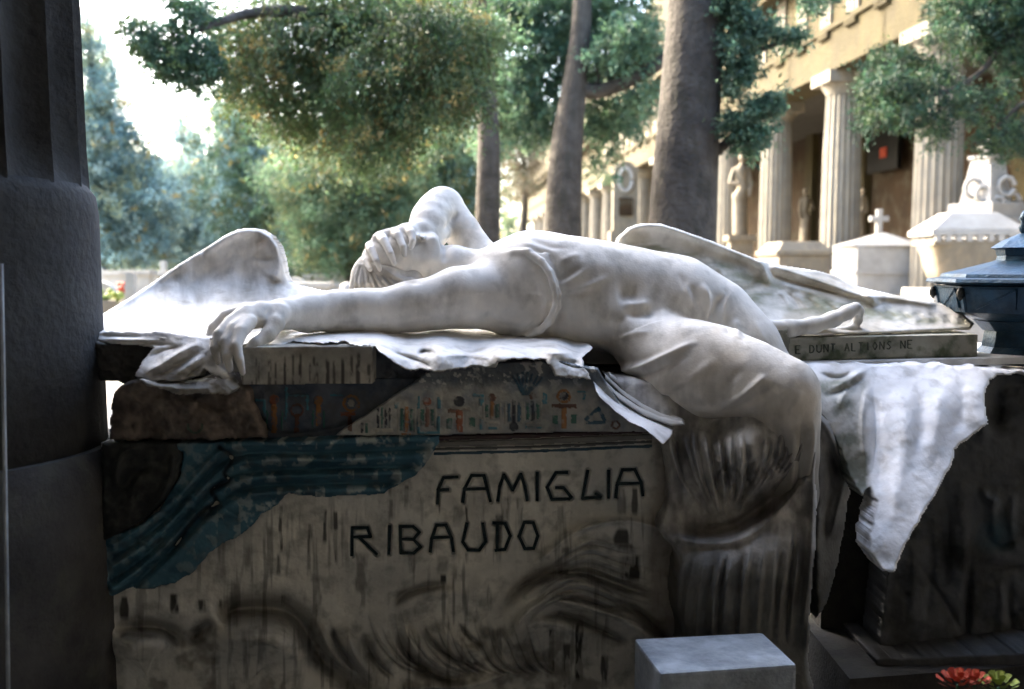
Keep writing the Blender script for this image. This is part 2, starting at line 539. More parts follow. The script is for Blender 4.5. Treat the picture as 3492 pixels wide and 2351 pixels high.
# near column of our gallery: round plain drum below, fluted above, on a dark plinth
def near_column(cx, cy, label):
    t = thing("stone_column", label, "column", (cx, cy, 0.06))
    m = MB(); m.lathe((cx, cy, 0.0), [(.47, .06), (.47, 1.02), (.45, 1.06)], 40); m.build("plinth", M_plinth, t, 'auto')
    n = 96; prof = [(.428, 1.06), (.426, 1.3), (.424, 1.62), (.418, 1.665), (.40, 1.69)]
    m = MB(); m.lathe((cx, cy, 0), prof, n); m.build("drum", M_colnear, t, True)
    m = MB(); v = []; f = []
    n = 20 * 10
    rows = [(.405, 1.67, 0.), (.403, 1.72, .6), (.40, 1.78, 1.), (.385, 3.2, 1.), (.36, 4.9, 1.), (.36, 4.97, 0)]
    for r, z, am in rows:
        for i in range(n):
            a = 2 * math.pi * i / n
            ph = (i % 10) / 10.0
            rr = r - am * .052 * math.sin(math.pi * ph) ** .8
            v.append((cx + rr * math.cos(a + .1), cy + rr * math.sin(a + .1), z))
    for j in range(len(rows) - 1):
        for i in range(n):
            k = (i + 1) % n
            f.append((j * n + i, j * n + k, (j + 1) * n + k, (j + 1) * n + i))
    m.add(v, f); m.build("fluted_shaft", M_colnear, t, 'auto')
    m = MB(); m.lathe((cx, cy, 0), [(.37, 4.97), (.42, 5.1), (.52, 5.22), (.54, 5.3)], 40); m.build("echinus", M_colnear, t, True)
    m = MB(); m.box((cx, cy, 5.47), (1.15, 1.15, .34)); m.build("abacus", M_colnear, t)
    return t
near_column(-1.43, 2.36, "big grey round column, plain below and fluted above, at the left edge beside the wing")
near_column(3.35, 3.1, "grey fluted column of the gallery out of view to the right of the lantern")

# ================================================================== THE TOMB
ZT = 1.312                                   # height of the slab top
tomb = thing("sarcophagus", "carved marble sarcophagus with blue plumes and FAMIGLIA RIBAUDO on its stained front", "tomb", (0, 2.9, 0.06))

def yfront(x): return 2.5 + SL * x
def prism_xy(pts, z0, z1):
    m = MB(); n = len(pts)
    m.add([(x, y, z0) for x, y in pts] + [(x, y, z1) for x, y in pts],
          [tuple(range(n - 1, -1, -1)), tuple(range(n, 2 * n))] + [(i, (i + 1) % n, n + (i + 1) % n, n + i) for i in range(n)])
    return m
prism_xy([(-.90, yfront(-.90) + .13), (.12, yfront(.12) + .13), (.16, 2.86), (.70, 2.98), (.78, 3.5), (-.90, 3.5)], .06, 1.20).build("body_block", M_plinth, tomb)
prism_xy([(-.80, yfront(-.80) + .20), (.12, yfront(.12) + .18), (.20, 2.95), (.70, 3.02), (.74, 3.55), (-.84, 3.55)], 1.2, ZT - .03).build("slab", M_marble, tomb, bevel=.008)

PAINT = {}
def paint_front(x, y):
    """stone colour of the inscribed panel: stain streaks with shapes of their own"""
    n = fbm(x, y, 260, 31, 4)
    c = mixc((.66, .64, .56), (.50, .50, .46), (n - .35) * 2.2)
    # vertical rain streaks
    s = fbm(x, y * .10, 17, 41, 3); s2 = fbm(x * 1.0, y * .35, 120, 47, 3)
    k = np.clip((s - .56) * 7, 0, 1) * np.clip((s2 - .38) * 5, 0, 1) * np.clip((y - 1640) / 120, 0, 1)
    c = mixc(c, (.12, .115, .10), k * .6)
    for (px, ya, yb, w, a) in STREAKS:
        hw = w * (.75 + .5 * vnoise(y / 40, y * 0 + px, 5))
        m = np.clip((hw - np.abs(x - px - 6 * (vnoise(y / 60, y * 0 + px, 9) - .5))) / (w * .35), 0, 1) * np.clip((y - ya) / 12, 0, 1) * np.clip((yb - y) / 20, 0, 1)
        m = m * np.clip((fbm(x, y * .3, 22, int(px) % 90 + 300, 3) - .30) * 5, .45, 1)
        c = mixc(c, (.055, .052, .046), np.clip(m * a * 1.1, 0, 1))
    n2 = fbm(x, y, 90, 51, 4)
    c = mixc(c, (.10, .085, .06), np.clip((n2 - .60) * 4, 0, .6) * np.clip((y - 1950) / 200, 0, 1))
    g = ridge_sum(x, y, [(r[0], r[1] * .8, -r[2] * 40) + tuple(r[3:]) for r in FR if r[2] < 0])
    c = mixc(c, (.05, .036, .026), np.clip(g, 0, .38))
    # lichen-brown crust at the right beside the robe
    c = mixc(c, (.30, .27, .23), np.clip((x - 2195 + 60 * (n2 - .5)) / 40, 0, 1) * .8)
    return c
STREAKS = [(1232, 1880, 2030, 26, .55), (1236, 2010, 2080, 10, .9), (1404, 1880, 1960, 14, .7), (1508, 1890, 1965, 30, .35), (1512, 1955, 2000, 14, .95),
           (1385, 1650, 1745, 9, .7), (1335, 1700, 1780, 7, .5), (1440, 1690, 1800, 6, .5), (1592, 1715, 1790, 5, .8), (1720, 1690, 1790, 16, .55),
           (1775, 1690, 1800, 12, .5), (2120, 1660, 1765, 16, .45), (2165, 1660, 1765, 14, .8), (2120, 1800, 1870, 30, .85), (2150, 1890, 1990, 40, .95),
           (2130, 1850, 1890, 30, .6), (1700, 1750, 1870, 14, .6), (1700, 1880, 1925, 11, .6), (1500, 1640, 1760, 5, .6), (1560, 1720, 1800, 16, .35),
           (958, 1720, 1890, 7, .8), (995, 1740, 1860, 6, .6), (1110, 1735, 1860, 7, .8), (1145, 1740, 1930, 7, .8), (950, 1880, 1970, 7, .7),
           (1053, 1780, 1900, 5, .5), (1330, 1640, 1700, 5, .5), (425, 2030, 2120, 16, .9), (595, 2020, 2100, 18, .95), (690, 2040, 2095, 16, .85),
           (752, 2040, 2085, 6, .8), (966, 2024, 2070, 10, .85), (1910, 1720, 1790, 10, .3), (1930, 1860, 1900, 18, .5), (1590, 1880, 1930, 6, .6),
           (1880, 2140, 2300, 12, .9), (1975, 2120, 2330, 14, .9), (1935, 2190, 2360, 14, .8), (2060, 2230, 2360, 14, .8), (1100, 2220, 2360, 8, .5), (1130, 2240, 2360, 7, .5)]

def letter_strokes():
    def A(x, y, w, h):  return [[(x, y + h), (x + w * .12, y + h * .38), (x + w * .38, y), (x + w * .68, y), (x + w * .9, y + h * .42), (x + w, y + h)], [(x + w * .05, y + h * .55), (x + w * .95, y + h * .52)]]
    W = []
    W.append([[(1492, 1718), (1494, 1670), (1512, 1630), (1560, 1627)], [(1496, 1672), (1528, 1670)]])                       # F
    W.append([[(1578, 1712), (1584, 1668), (1608, 1622), (1650, 1622), (1672, 1710)], [(1582, 1669), (1662, 1667)]])          # A
    W.append([[(1698, 1708), (1704, 1660), (1718, 1620), (1748, 1672), (1776, 1617), (1790, 1660), (1798, 1706)]])            # M
    W.append([[(1832, 1613), (1832, 1706)]])                                                                                 # I
    W.append([[(1934, 1612), (1896, 1612), (1866, 1662), (1882, 1704), (1940, 1702), (1948, 1696), (1922, 1664), (1896, 1664)]])  # G
    W.append([[(2004, 1606), (1986, 1700), (2048, 1696), (2032, 1684)]])                                                     # L
    W.append([[(2076, 1606), (2075, 1698)]])                                                                                 # I
    W.append([[(2100, 1697), (2104, 1656), (2122, 1603), (2164, 1601), (2186, 1645), (2192, 1690)], [(2104, 1650), (2188, 1648)]])  # A
    W.append([[(1200, 1894), (1201, 1801), (1252, 1800), (1264, 1830), (1204, 1832)], [(1226, 1834), (1284, 1890)]])          # R
    W.append([[(1329, 1795), (1326, 1889)]])                                                                                 # I
    W.append([[(1365, 1795), (1367, 1886), (1410, 1887), (1434, 1866), (1410, 1840), (1368, 1839)], [(1365, 1796), (1408, 1796), (1430, 1815), (1410, 1840)]])  # B
    W.append([[(1467, 1882), (1472, 1838), (1488, 1792), (1520, 1791), (1540, 1836), (1546, 1880)], [(1474, 1834), (1540, 1832)]])  # A
    W.append([[(1592, 1786), (1578, 1848), (1596, 1876), (1634, 1877), (1656, 1848), (1646, 1786)]])                          # U
    W.append([[(1696, 1783), (1696, 1877)], [(1682, 1784), (1722, 1786), (1740, 1828), (1722, 1874), (1690, 1878)]])          # D
    W.append([[(1788, 1782), (1818, 1783), (1834, 1828), (1820, 1870), (1790, 1872), (1770, 1830), (1788, 1782)]])            # O
    return W
# ---- main front panel with the swirling marble drapery at its foot
FR = [
    ([(1698, 2116), (1745, 2031), (1830, 1974), (1906, 1950), (2000, 1960), (2095, 1993), (2189, 2021), (2260, 2030)], 14, -.035),
    ([(1720, 2130), (1770, 2050), (1850, 1998), (1915, 1978), (2000, 1990), (2095, 2022), (2200, 2060)], 17, .03),
    ([(1790, 1955), (1859, 1897), (1953, 1822), (2048, 1786), (2151, 1778), (2246, 1804), (2331, 1861)], 9, .02),
    ([(1800, 1975), (1870, 1920), (1960, 1860), (2050, 1825), (2150, 1820), (2240, 1850)], 26, .016),
    ([(1850, 1965), (1950, 1900), (2050, 1870), (2150, 1880), (2230, 1930)], 20, .014),
    ([(1716, 2230), (1745, 2165), (1783, 2106), (1830, 2065), (1900, 2048), (2000, 2070), (2100, 2100), (2200, 2110)], 16, .03),
    ([(1830, 2112), (1906, 2098), (2000, 2125), (2095, 2172), (2161, 2200)], 10, -.025),
    ([(1880, 2040), (1980, 2045), (2080, 2075), (2180, 2085)], 8, -.014),
    ([(1730, 2260), (1760, 2190), (1800, 2140), (1880, 2125), (1960, 2150), (2040, 2200)], 22, .022),
    ([(1339, 2078), (1360, 2046), (1386, 2026), (1430, 2008), (1481, 1998), (1560, 2000)], 11, -.022),
    ([(1340, 2100), (1375, 2060), (1440, 2030), (1540, 2020), (1640, 2030)], 20, .012),
    ([(1358, 2133), (1370, 2190), (1396, 2238), (1452, 2286), (1528, 2314), (1600, 2320)], 11, -.026),
    ([(1385, 2130), (1410, 2190), (1450, 2235), (1520, 2275), (1600, 2290)], 17, .02),
    ([(1440, 2120), (1460, 2170), (1500, 2215), (1570, 2255), (1680, 2270)], 8, -.018),
    ([(1500, 2110), (1530, 2165), (1590, 2215), (1690, 2240)], 13, .016),
    ([(1560, 2120), (1600, 2170), (1660, 2210)], 7, -.014),
    ([(1235, 2150), (1250, 2200), (1292, 2267), (1350, 2320)], 10, -.022),
    ([(1180, 2120), (1195, 2190), (1230, 2260), (1290, 2330)], 14, .02),
    ([(1120, 2110), (1150, 2190), (1190, 2255), (1240, 2320)], 8, -.014),
    ([(1060, 2090), (1095, 2160), (1140, 2240), (1210, 2310), (1300, 2352)], 18, .03),
    ([(742, 2120), (785, 2088), (829, 2076), (942, 2076), (1010, 2106), (1050, 2160), (1080, 2215), (1112, 2257), (1197, 2314), (1290, 2352)], 24, -.045, .1),
    ([(380, 2160), (420, 2142), (490, 2138), (564, 2149), (610, 2180), (640, 2220)], 18, -.035),
    ([(700, 2240), (760, 2190), (850, 2175), (940, 2185), (990, 2230), (1000, 2300)], 45, .05),
    ([(400, 2260), (450, 2210), (530, 2200), (590, 2240)], 45, .035),
    ([(640, 2210), (690, 2150), (740, 2120)], 16, -.03),
    ([(1290, 2350), (1450, 2345), (1600, 2340), (1720, 2300), (1800, 2240)], 16, .022),
    ([(2020, 2060), (2120, 2110), (2220, 2180), (2300, 2290)], 22, .02), ([(2080, 2040), (2180, 2090), (2280, 2190), (2330, 2320)], 13, -.03),
]
_q = np.random.RandomState(4)
for k in range(26):                       # fine hair-like chisel lines following the waves
    u = k / 26.
    FR.append(([(1250 + 22 * k, 2090 + 40 * math.sin(k)), (1290 + 22 * k, 2190 + 8 * (k % 5)), (1370 + 20 * k, 2275), (1480 + 18 * k, 2310)], 4, .006 if k % 2 else -.006))
for k in range(14):
    FR.append(([(1760 + 6 * k, 2200 - 16 * k), (1840 + 5 * k, 2085 - 14 * k + 4 * (k % 3)), (1960 + 4 * k, 2040 - 15 * k), (2120, 2100 - 18 * k), (2260, 2170 - 22 * k)], 4, .006 if k % 2 else -.006))
FR = [(r[0], r[1], r[2] * 1.7) + tuple(r[3:]) for r in FR]
CUTS = [(st, 6.5, -.008, 0) for gl in letter_strokes() for st in gl]
def cut_h(x, y):
    h = np.zeros(x.shape)
    for st, w_, a_, _ in CUTS:
        p_ = np.array(st, float); m_ = (x > p_[:, 0].min() - 20) & (x < p_[:, 0].max() + 20) & (y > p_[:, 1].min() - 20) & (y < p_[:, 1].max() + 20)
        d_, _t = dist_poly(x[m_], y[m_], p_); h[m_] = np.minimum(h[m_], a_ * np.clip((11 - d_) / 5, 0, 1))
    return h
FRONTPOLY = [(345, 1510), (345, 2480), (2345, 2480), (2345, 1450), (2240, 1466), (1500, 1492), (860, 1506)]
relief("front_panel", FRONTPOLY, lambda x, y: YF(x, y), 3, FR, thick=.1, rough=.0035, nscale=60, color=paint_front, parent=tomb, edge=(8, .012),
       extra=lambda x, y: .0025 * (fbm(x, y * .15, 22, 61, 3) - .5) + cut_h(x, y))

# ---- blue plumes (a carved wing of four ribbed rows curving down to the left)
BLUE = [(430, 1515), (625, 1512), (1000, 1500), (1499, 1484), (1497, 1512), (1463, 1574), (1420, 1625), (1362, 1655), (1312, 1685), (1212, 1692), (1100, 1694),
        (985, 1686), (967, 1698), (945, 1725), (896, 1750), (864, 1792), (804, 1839), (761, 1852), (707, 1893), (674, 1935), (647, 1963), (593, 1990), (520, 2010), (450, 2005), (380, 2040), (352, 2050), (352, 1830),
        (463, 1800), (539, 1746), (582, 1676), (609, 1620), (625, 1545)]
RIBS = []
for q, (yr, xe) in enumerate([(1512, 1485), (1540, 1478), (1568, 1458), (1596, 1436), (1622, 1405), (1648, 1370), (1674, 1320)]):
    odd = q % 2
    pts = [(xe, yr - 14 * (1 - q / 8)), (1100, yr + 2), (860, yr + 4 + q * 2), (760 - q * 4, yr + 26 + q * 9), (690 - q * 6, yr + 90 + q * 12), (600 - q * 6, yr + 190 + q * 10), (480 - q * 4, yr + 290 + q * 10), (370, yr + 360 + q * 8)]
    RIBS.append((pts, 11, -.020 if odd else .013, .02))
BARB = []
rb = np.random.RandomState(3)
for q in range(46):
    t = q / 46
    bx = 900 - 470 * t + rb.uniform(-20, 20); by = 1640 + 300 * t + rb.uniform(-60, 60) - 60
    BARB.append(([(bx - 60, by - 35 - 20 * t), (bx, by), (bx + 70, by + 38 + 12 * t)], 6, .0035 * (1 if q % 2 else -1)))
CRACK = [([(748, 1525), (792, 1565), (765, 1612), (778, 1640), (722, 1672), (738, 1712), (690, 1745), (640, 1800), (600, 1860)], 6, -.012, 0)]
def blue_col(x, y):
    n = fbm(x, y, 34, 71, 4); n2 = fbm(x * .5, y * 1.6, 60, 77, 3)
    c = mixc((.065, .155, .205), (.035, .09, .125), (n2 - .4) * 2.5)
    rib = ridge_sum(x, y, [(r[0], 9, 1, .02) for r in RIBS[1::2]])
    w = np.clip((n - .50) * 9, 0, 1) * np.clip(.35 + (1 - rib), 0, 1)
    w = w * np.clip((x - 560) / 500, .25, 1) * np.clip(1 - rib * 1.3, 0, 1)
    w = w * (vnoise(x / 26, y / 60, 13) > .36)
    c = mixc(c, (.42, .47, .44), w * .9)
    return mixc(c, (.02, .03, .04), np.clip(-ridge_sum(x, y, CRACK) * 120, 0, .9))
relief("blue_plume_panel", BLUE, lambda x, y: YF(x, y, -.028), 3, RIBS + BARB + CRACK, thick=.05, rough=.004, nscale=36, ragged=7, rag_scale=34, edge=(9, .012),
       color=blue_col, parent=tomb)

# ---- dark curled boss where the plumes meet on the left
relief("bronze_boss", [(345, 1510), (470, 1505), (600, 1512), (618, 1560), (600, 1640), (560, 1710), (500, 1770), (430, 1810), (345, 1850)],
       lambda x, y: YF(x, y, -.045), 4,
       [([(500, 1540), (455, 1530), (410, 1560), (395, 1630), (420, 1700)], 12, .025), ([(580, 1520), (585, 1600), (550, 1690), (480, 1770)], 10, .02), ([(350, 1700), (420, 1660), (480, 1600), (540, 1590)], 16, -.02)],
       thick=.06, rough=.006, ragged=5, edge=(14, .02), color=(.03, .032, .03), parent=tomb)

# ---- upper frieze with painted signs
def lin(c): return np.array(c, float)
DBLUE = lin((.05, .13, .19)); GREEN = lin((.05, .19, .14)); RED = lin((.34, .11, .05)); ORANGE = lin((.42, .19, .06)); CREAM = lin((.52, .50, .43)); TEAL = lin((.08, .28, .36)); DARK = lin((.03, .035, .05)); BROWN = lin((.17, .08, .05))
SIGNS = []                                   # ('r', x0, y0, x1, y1, colour) / ('c', x, y, r, colour) / ('o', x, y, r, w, colour)
def bars(x, y0, y1, c1, c2, sp=17, w=5, n=1):
    SIGNS.append(('r', x - 6, y0, x + 6, y1, c1))
    for s in (-1, 1):
        SIGNS.append(('r', x + s * sp - w, y0 + 8, x + s * sp + w, y1 - 6, c2))
        SIGNS.append(('r', x + s * (sp + 12) - 3, y0 + 4, x + s * (sp + 12) + 2, y1, CREAM))
for x in (1290, 1303, 1316, 1330): SIGNS.append(('r', x - 4, 1392, x + 3, 1460, GREEN if x % 2 else DARK))
SIGNS += [('r', 1282, 1462, 1340, 1474, CREAM), ('r', 1370, 1478, 1402, 1486, ORANGE), ('r', 1345, 1372, 1360, 1392, TEAL), ('r', 1230, 1440, 1238, 1476, DARK), ('r', 1246, 1446, 1254, 1476, GREEN)]
bars(1387, 1388, 1474, ORANGE, GREEN)
SIGNS += [('r', 1424, 1352, 1432, 1400, TEAL), ('r', 1424, 1440, 1432, 1480, TEAL), ('r', 1492, 1356, 1503, 1395, TEAL), ('r', 1490, 1420, 1500, 1478, TEAL), ('r', 1424, 1472, 1500, 1480, TEAL), ('c', 1457, 1370, 15, RED)]
bars(1457, 1388, 1456, lin((.30, .16, .12)), GREEN)
SIGNS += [('c', 1566, 1370, 18, DARK), ('r', 1528, 1396, 1556, 1408, BROWN), ('r', 1578, 1392, 1606, 1402, BROWN), ('r', 1556, 1398, 1578, 1474, RED), ('r', 1523, 1428, 1542, 1462, GREEN), ('r', 1600, 1424, 1620, 1456, GREEN), ('r', 1560, 1418, 1574, 1426, CREAM)]
SIGNS += [('c', 1678, 1357, 13, BROWN), ('r', 1612, 1345, 1650, 1353, TEAL), ('r', 1634, 1350, 1650, 1384, TEAL), ('r', 1636, 1430, 1646, 1466, TEAL), ('r', 1656, 1438, 1702, 1448, CREAM), ('r', 1664, 1458, 1698, 1466, TEAL)]
bars(1678, 1370, 1430, ORANGE, GREEN)
SIGNS += [('c', 1753, 1456, 15, DARK)]
bars(1753, 1366, 1445, DARK, DBLUE)
SIGNS += [('c', 1817, 1352, 12, BROWN), ('r', 1795, 1440, 1842, 1448, CREAM), ('r', 1790, 1456, 1850, 1462, TEAL), ('r', 1850, 1340, 1866, 1378, TEAL)]
bars(1817, 1366, 1436, DARK, GREEN)
SIGNS += [('o', 1923, 1352, 20, 7, ORANGE), ('c', 1923, 1352, 14, DARK), ('r', 1880, 1378, 1965, 1392, BROWN), ('r', 1914, 1392, 1932, 1462, ORANGE), ('r', 1884, 1418, 1902, 1446, GREEN), ('r', 1948, 1414, 1966, 1444, GREEN), ('r', 1968, 1334, 1996, 1340, TEAL), ('r', 1988, 1336, 1997, 1364, TEAL)]
SIGNS += [('l', 1998, 1430, 2040, 1394, 6, DBLUE), ('l', 2040, 1394, 2062, 1432, 6, DBLUE), ('r', 1996, 1436, 2064, 1448, DBLUE), ('c', 2030, 1418, 9, CREAM), ('o', 2100, 1450, 12, 5, BROWN)]
# left, recessed piece of frieze
SIGNS += [('c', 934, 1363, 17, RED), ('r', 926, 1380, 944, 1476, ORANGE), ('r', 870, 1362, 905, 1370, TEAL), ('r', 896, 1366, 906, 1420, TEAL), ('o', 1012, 1400, 20, 6, BROWN), ('r', 1004, 1412, 1020, 1476, BROWN), ('r', 975, 1345, 1050, 1352, TEAL),
          ('r', 972, 1320, 980, 1440, TEAL), ('c', 1086, 1367, 16, ORANGE), ('r', 1078, 1380, 1094, 1452, ORANGE), ('r', 1064, 1400, 1070, 1460, GREEN), ('r', 1102, 1400, 1108, 1460, GREEN), ('o', 1198, 1376, 25, 8, ORANGE), ('c', 1198, 1376, 12, CREAM), ('r', 1160, 1406, 1212, 1418, RED),
          ('r', 1186, 1418, 1200, 1470, BROWN), ('r', 1125, 1345, 1170, 1351, TEAL), ('r', 1044, 1350, 1052, 1400, TEAL), ('r', 958, 1400, 964, 1470, GREEN), ('r', 908, 1400, 914, 1470, GREEN), ('o', 700, 1450, 26, 7, GREEN), ('r', 660, 1400, 672, 1470, GREEN), ('r', 730, 1400, 738, 1470, TEAL), ('o', 530, 1420, 30, 8, DARK)]
# stems of the papyrus tree and a row of small dots
for dx in (-26, -16, -6, 5, 15, 26, 36): SIGNS.append(('l', 1790 + dx * .25, 1345, 1792 + dx * 1.6, 1268 + abs(dx) * .6, 4, DBLUE))
def sign_h(x, y):
    h = np.zeros(x.shape)
    for s in SIGNS:
        h = np.where(sign_mask(x, y, s) > .5, .0035, h)
    return h
def sign_mask(x, y, s):
    if s[0] == 'r': return ((x > s[1]) & (x < s[3]) & (y > s[2]) & (y < s[4])).astype(float)
    if s[0] == 'c': return (np.hypot(x - s[1], y - s[2]) < s[3]).astype(float)
    if s[0] == 'o': return (np.abs(np.hypot(x - s[1], y - s[2]) - s[3]) < s[4] / 2 + 1).astype(float)
    d, _ = dist_poly(x, y, np.array([(s[1], s[2]), (s[3], s[4])])); return (d < s[5]).astype(float)
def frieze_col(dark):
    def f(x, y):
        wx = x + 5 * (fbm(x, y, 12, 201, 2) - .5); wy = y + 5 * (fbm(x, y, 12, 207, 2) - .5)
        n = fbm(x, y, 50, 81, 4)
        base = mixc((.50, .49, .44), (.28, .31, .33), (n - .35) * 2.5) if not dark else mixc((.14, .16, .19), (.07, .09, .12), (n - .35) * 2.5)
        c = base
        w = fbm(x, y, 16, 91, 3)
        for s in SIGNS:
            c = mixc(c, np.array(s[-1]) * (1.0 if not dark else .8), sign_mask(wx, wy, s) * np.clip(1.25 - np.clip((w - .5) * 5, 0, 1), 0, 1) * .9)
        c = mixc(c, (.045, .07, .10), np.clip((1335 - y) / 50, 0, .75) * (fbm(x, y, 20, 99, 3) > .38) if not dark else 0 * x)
        return c
    return f
relief("frieze_back", [(800, 1300), (1460, 1290), (1150, 1500), (860, 1502), (800, 1500)], lambda x, y: YF(x, y, .012), 3, [([(830, 1320), (860, 1380), (900, 1450), (960, 1482), (1100, 1470), (1220, 1440)], 9, -.02, 0)],
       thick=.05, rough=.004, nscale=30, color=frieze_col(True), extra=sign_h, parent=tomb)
relief("frieze_sheet", [(1136, 1488), (1250, 1415), (1330, 1360), (1425, 1292), (1470, 1262), (1700, 1238), (1900, 1230), (2040, 1260), (2130, 1400), (2220, 1440), (2240, 1473), (1800, 1478), (1500, 1486)],
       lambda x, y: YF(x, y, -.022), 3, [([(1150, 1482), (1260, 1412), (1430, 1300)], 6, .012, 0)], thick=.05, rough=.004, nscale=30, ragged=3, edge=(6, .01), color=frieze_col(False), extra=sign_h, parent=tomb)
for k, (y0, hh, cc) in enumerate([(1489, 15, (.075, .05, .05)), (1506, 20, (.21, .205, .185)), (1528, 11, (.12, .125, .12)), (1541, 13, (.05, .10, .13))]):
    relief("moulding", [(1478, y0), (1840, y0 - 9), (2225, y0 - 26), (2225, y0 + hh - 26), (1840, y0 + hh - 9), (1478, y0 + hh)], lambda x, y, k=k: YF(x, y, -.018 + .005 * k), 3, thick=.03, edge=(6, .006), rough=.002, ragged=1.5, color=cc, parent=tomb)

# ---- dark piece painting in shade under the wing; rough broken stone at frieze end
relief("wing_underside_shade", [(318, 1160), (420, 1168), (540, 1180), (620, 1230), (700, 1290), (640, 1330), (520, 1330), (430, 1318), (400, 1300), (345, 1300), (322, 1240)], lambda x, y: YF(x, y, .06), 4, thick=.25, rough=.02, nscale=50, ragged=8, edge=(14, .02), color=(.07, .065, .06), parent=tomb)
relief("broken_frieze_end", [(385, 1330), (430, 1300), (520, 1292), (640, 1300), (780, 1280), (850, 1330), (868, 1400), (912, 1492), (700, 1502), (430, 1505), (372, 1500), (376, 1420)],
       lambda x, y: YF(x, y, -.03), 4, [([(500, 1330), (540, 1400), (600, 1460)], 16, .015), ([(620, 1320), (700, 1380), (800, 1400)], 12, -.018), ([(420, 1330), (440, 1420), (470, 1490)], 14, -.015), ([(480, 1350), (520, 1450), (560, 1490)], 10, -.012)],
       thick=.12, rough=.018, nscale=55, ragged=9, edge=(16, .02), color=lambda x, y: mixc(mixc((.20, .16, .13), (.09, .075, .065), (fbm(x, y, 45, 111, 4) - .35) * 3), (.05, .10, .07), ((np.abs(np.hypot(x - 665, y - 1450) - 26) < 4) & (y > 1445)) * .8), parent=tomb)

# ---- left upright block with rain streaks
BST = [(800 + 18 * k + 9 * math.sin(k * 2.3), 1196 + 40 * abs(math.sin(k * 1.7)), 1308, 4 + 4 * abs(math.sin(k * 3.1)), .8) for k in range(2, 26)]
def block_col(x, y):
    c = mixc((.50, .47, .40), (.36, .35, .31), (fbm(x, y, 60, 121, 3) - .35) * 2.5)
    for (px, ya, yb, w, a) in BST:
        c = mixc(c, (.075, .07, .065), np.clip((w - np.abs(x - px)) / 4, 0, 1) * np.clip((y - ya) / 14, 0, 1) * a * np.clip((fbm(x, y * .4, 14, 333, 3) - .33) * 6, 0, 1))
    return c
relief("corner_block", [(792, 1184), (1030, 1181), (1271, 1180), (1270, 1312), (1040, 1312), (826, 1314)], lambda x, y: YF(x, y, -.045), 3, thick=.35, rough=.0025, edge=(4, .004), color=block_col, parent=tomb)

# ---- the rumpled marble cloth whose broken edge hangs over the front
CLOTH = [(880, 1145), (950, 1135), (1100, 1124), (1300, 1118), (1500, 1122), (1700, 1136), (1850, 1148), (1975, 1160), (2027, 1184), (2010, 1200), (1990, 1222), (2000, 1262), (2018, 1294), (1950, 1291), (1893, 1284), (1884, 1262), (1858, 1230), (1800, 1226),
         (1750, 1227), (1700, 1238), (1688, 1256), (1600, 1255), (1558, 1262), (1480, 1272), (1440, 1264), (1396, 1267), (1351, 1245), (1310, 1214), (1278, 1188), (1222, 1180), (1180, 1170), (1100, 1172), (1010, 1168), (950, 1188), (900, 1194), (850, 1186)]
cloth_y = tps([(880, 1140, 2.62), (1100, 1122, 2.74), (1400, 1118, 2.85), (1700, 1132, 2.9), (1980, 1160, 2.82), (900, 1192, 2.36), (1100, 1172, 2.40), (1300, 1180, 2.42), (1500, 1195, 2.45), (1700, 1195, 2.47), (1900, 1205, 2.50), (2020, 1192, 2.6),
               (1400, 1262, 2.40), (1550, 1260, 2.42), (1680, 1252, 2.44), (1850, 1228, 2.47), (1900, 1280, 2.46), (2010, 1290, 2.49), (1400, 1150, 2.66), (1700, 1160, 2.68), (1100, 1148, 2.56)])
relief("draped_cloth", CLOTH, cloth_y, 3,
       [([(1290, 1190), (1380, 1215), (1450, 1240), (1470, 1262)], 6, -.03), ([(1420, 1212), (1450, 1200), (1490, 1206)], 7, -.05), ([(1100, 1160), (1200, 1166), (1300, 1184), (1370, 1210)], 6, -.03),
        ([(1500, 1215), (1600, 1210), (1690, 1225)], 9, .02), ([(1880, 1215), (1930, 1235), (1990, 1240)], 9, -.04), ([(1840, 1200), (1900, 1205), (1990, 1200)], 7, .02), ([(960, 1165), (1100, 1146), (1250, 1150)], 9, .025), ([(1480, 1200), (1560, 1190), (1700, 1205)], 8, -.015)],
       thick=.12, rough=.011, nscale=46, ragged=8, rag_scale=26, edge=(8, .03), color=lambda x, y: mixc((.74, .72, .68), (.42, .38, .32), np.clip((y - 1210) / 60, 0, 1) * (fbm(x, y, 30, 131, 3) > .55) * .6), mat=M_body, parent=tomb)

relief("slate_bed", [(1262, 1186), (1330, 1200), (1500, 1215), (1800, 1215), (1990, 1230), (2010, 1285), (2030, 1330), (1700, 1300), (1450, 1300), (1350, 1316), (1262, 1316)], lambda x, y: YF(x, y, .03), 4, thick=.12, rough=.008, nscale=30, ragged=4, edge=(6, .01), color=lambda x, y: mixc((.14, .155, .175), (.06, .07, .085), (fbm(x, y, 40, 501, 4) - .35) * 3), parent=tomb)
